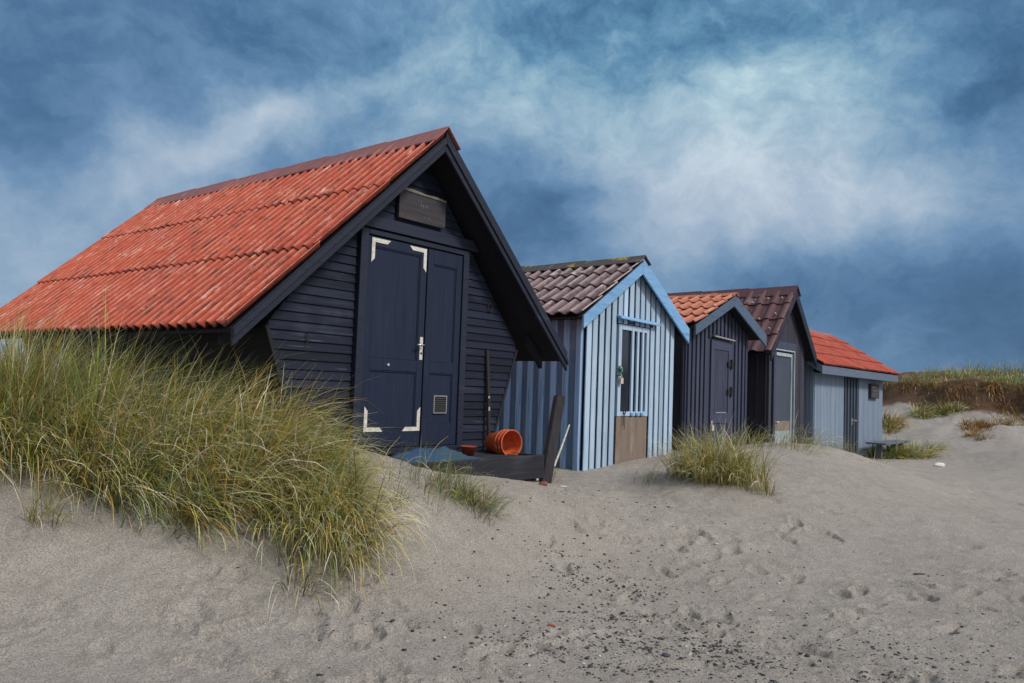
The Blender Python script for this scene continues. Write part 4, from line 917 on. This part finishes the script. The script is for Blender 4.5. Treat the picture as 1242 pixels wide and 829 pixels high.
# ------------------------------------------------------------ pebbles and beach litter
def ico():
    import bmesh
    bm = bmesh.new(); bmesh.ops.create_icosphere(bm, subdivisions=1, radius=1); v = np.array([q.co[:] for q in bm.verts]); f = np.array([[q.index for q in p.verts] for p in bm.faces]); bm.free(); return v, f
IV, IF = ico()
def gravel():
    r = np.random.default_rng(12); xs, ys, sz = [], [], []
    def add(n, cx, cy, sx, sy, s0, s1, ang=0):
        a = r.normal(0, sx, n); b = r.normal(0, sy, n); xs.append(cx + a * math.cos(ang) - b * math.sin(ang)); ys.append(cy + a * math.sin(ang) + b * math.cos(ang)); sz.append(1.35 * s0 * (s1 / s0) ** (r.random(n) ** 1.6))
    def clumps(m, per, cx, cy, sx, sy, s0, s1, sp):
        for _ in range(m): add(max(3, int(r.exponential(per))), cx + r.normal(0, sx), cy + r.normal(0, sy), sp * 1.6, sp * .6, s0, s1, r.normal(.1, .3))
    clumps(70, 9, 1.9, 4.75, 1.0, .34, .0022, .0085, .07); clumps(60, 11, .85, 4.9, .55, .38, .0022, .0095, .08); clumps(50, 11, .75, 5.9, .40, .75, .0028, .011, .08)
    add(300, 1.9, 4.75, 1.1, .35, .0022, .010, .10); add(420, .8, 4.9, .65, .42, .0024, .012); add(260, .75, 6.0, .45, .8, .003, .013, .3); add(200, .1, 4.7, .5, .4, .0024, .011)
    add(160, 1.4, 7.4, .5, .8, .004, .014); add(160, 2.3, 5.4, .8, .4, .003, .010); add(90, 3.0, 6.6, 1.5, 1.2, .003, .010); add(60, -1.1, 4.6, .8, .5, .0024, .007)
    x, y, s = map(np.concatenate, (xs, ys, sz)); n = len(x); z = terrain(x, y) + s * .15
    k = len(IV); v = IV[None] * (1 + .32 * r.normal(0, 1, (n, k, 1)) * .6) * (s[:, None, None] * np.c_[r.uniform(.8, 1.6, n), r.uniform(.6, 1.1, n), r.uniform(.35, .7, n)][:, None, :])
    a = r.uniform(0, 6.28, n); c, q = np.cos(a)[:, None], np.sin(a)[:, None]
    vx = v[..., 0] * c - v[..., 1] * q; vy = v[..., 0] * q + v[..., 1] * c
    co = np.stack([vx + x[:, None], vy + y[:, None], v[..., 2] + z[:, None]], -1).reshape(-1, 3)
    f = (np.arange(n)[:, None, None] * k + IF[None]).reshape(-1, 3)
    pal = np.array([[.025, .024, .026], [.03, .028, .030], [.012, .012, .014], [.05, .055, .068], [.045, .03, .022], [.10, .10, .11], [.16, .10, .07], [.5, .48, .45]])
    t = pal[r.choice(8, n, p=[.28, .22, .18, .10, .10, .06, .03, .03])]
    o = raw_mesh('gravel', co, f, M['pebble'], None, False, {'tint': np.repeat(t, k, 0)})
    tag(o, 'dark pebbles and driftwood crumbs strewn over the foreground sand', 'gravel', kind='stuff')
gravel()
def ground_hit(px, py):
    d = ray(px, py); lo, hi = .5, 60.0
    ts = np.linspace(1.0, 40, 1600); p_ = d[None] * ts[:, None]; g = terrain(p_[:, 0], p_[:, 1]); i = np.argmax(EYE + p_[:, 2] < g); q = p_[i]; return q[0], q[1], float(g[i])
def stone(name, px, py, s, col, label, cat, group=None, flat=(1.3, .9, .6), seed=0, rz=0.0, rough=.6):
    import bmesh
    bm = bmesh.new(); bmesh.ops.create_icosphere(bm, subdivisions=3, radius=1); r = np.random.default_rng(seed); ph = r.uniform(0, 6, 6)
    for v in bm.verts:
        c = v.co; k = 1 + .09 * math.sin(3 * c.x + ph[0]) + .08 * math.sin(4 * c.y + ph[1]) + .07 * math.sin(5 * c.z + 2 * c.x + ph[2]); v.co = Vector((c.x * flat[0], c.y * flat[1], c.z * flat[2])) * s * k
    me = bpy.data.meshes.new(name); bm.to_mesh(me); bm.free(); me.polygons.foreach_set('use_smooth', [True] * len(me.polygons))
    me.materials.append(plain(name + '_surface', col, rough, 0, .35, 60, .2)); o = bpy.data.objects.new(name, me); C.objects.link(o)
    x, y, z = ground_hit(px, py); o.location = (x, y, z + s * flat[2] * .45); o.rotation_euler.z = rz; return tag(o, label, cat, group)
stone('pebble', 808, 797, .020, (.045, .055, .085), 'largest blue-grey pebble, alone on the foreground sand', 'pebble', seed=1, rz=-.3)
stone('pebble', 1133, 811, .014, (.03, .036, .06), 'small blue-black pebble among gravel at lower right', 'pebble', seed=2, rz=.3)
stone('pebble', 490, 790, .012, (.022, .022, .026), 'small black pebble alone on sand left of the gravel', 'pebble', seed=3)
stone('brick_fragment', 668, 760, .016, (.40, .09, .035), 'orange brick crumb on the sand left of the blue-grey pebble', 'brick', seed=4)
stone('brick_fragment', 659, 589, .038, (.20, .075, .045), 'rusty brick lump at the foot of the timber deck', 'brick', seed=5, flat=(1.2, .8, .8))
stone('driftwood', 1115, 697, .016, (.022, .018, .016), 'black sliver of driftwood alone on smooth sand at right', 'driftwood', seed=6, flat=(3.4, .9, .5), rz=.1)
stone('shell', 945, 709, .014, (.62, .60, .55), 'white shell on bare sand above the gravel', 'shell', seed=7, flat=(1.1, .9, .5))
stone('shell', 933, 741, .016, (.52, .48, .42), 'flat cream shell sliver just above the gravel', 'shell', seed=8, flat=(1.7, .7, .3))
stone('litter_scrap', 1139, 566, .10, (.75, .75, .73), 'white scrap of litter at the foot of the sand bank', 'litter', seed=9, flat=(1.2, .8, .6))
stone('litter_scrap', 70, 582, .022, (.72, .72, .70), 'white scrap caught in grass at the far left', 'litter', seed=10, flat=(1.3, .8, .5))
stone('litter_scrap', 648, 582, .035, (.70, .70, .68), 'white scrap lying along the deck end', 'litter', seed=11, flat=(1.6, .5, .3))
stone('litter_scrap', 683, 591, .03, (.66, .66, .64), 'white scrap on sand before the leaning plank', 'litter', seed=12, flat=(1.6, .7, .3))
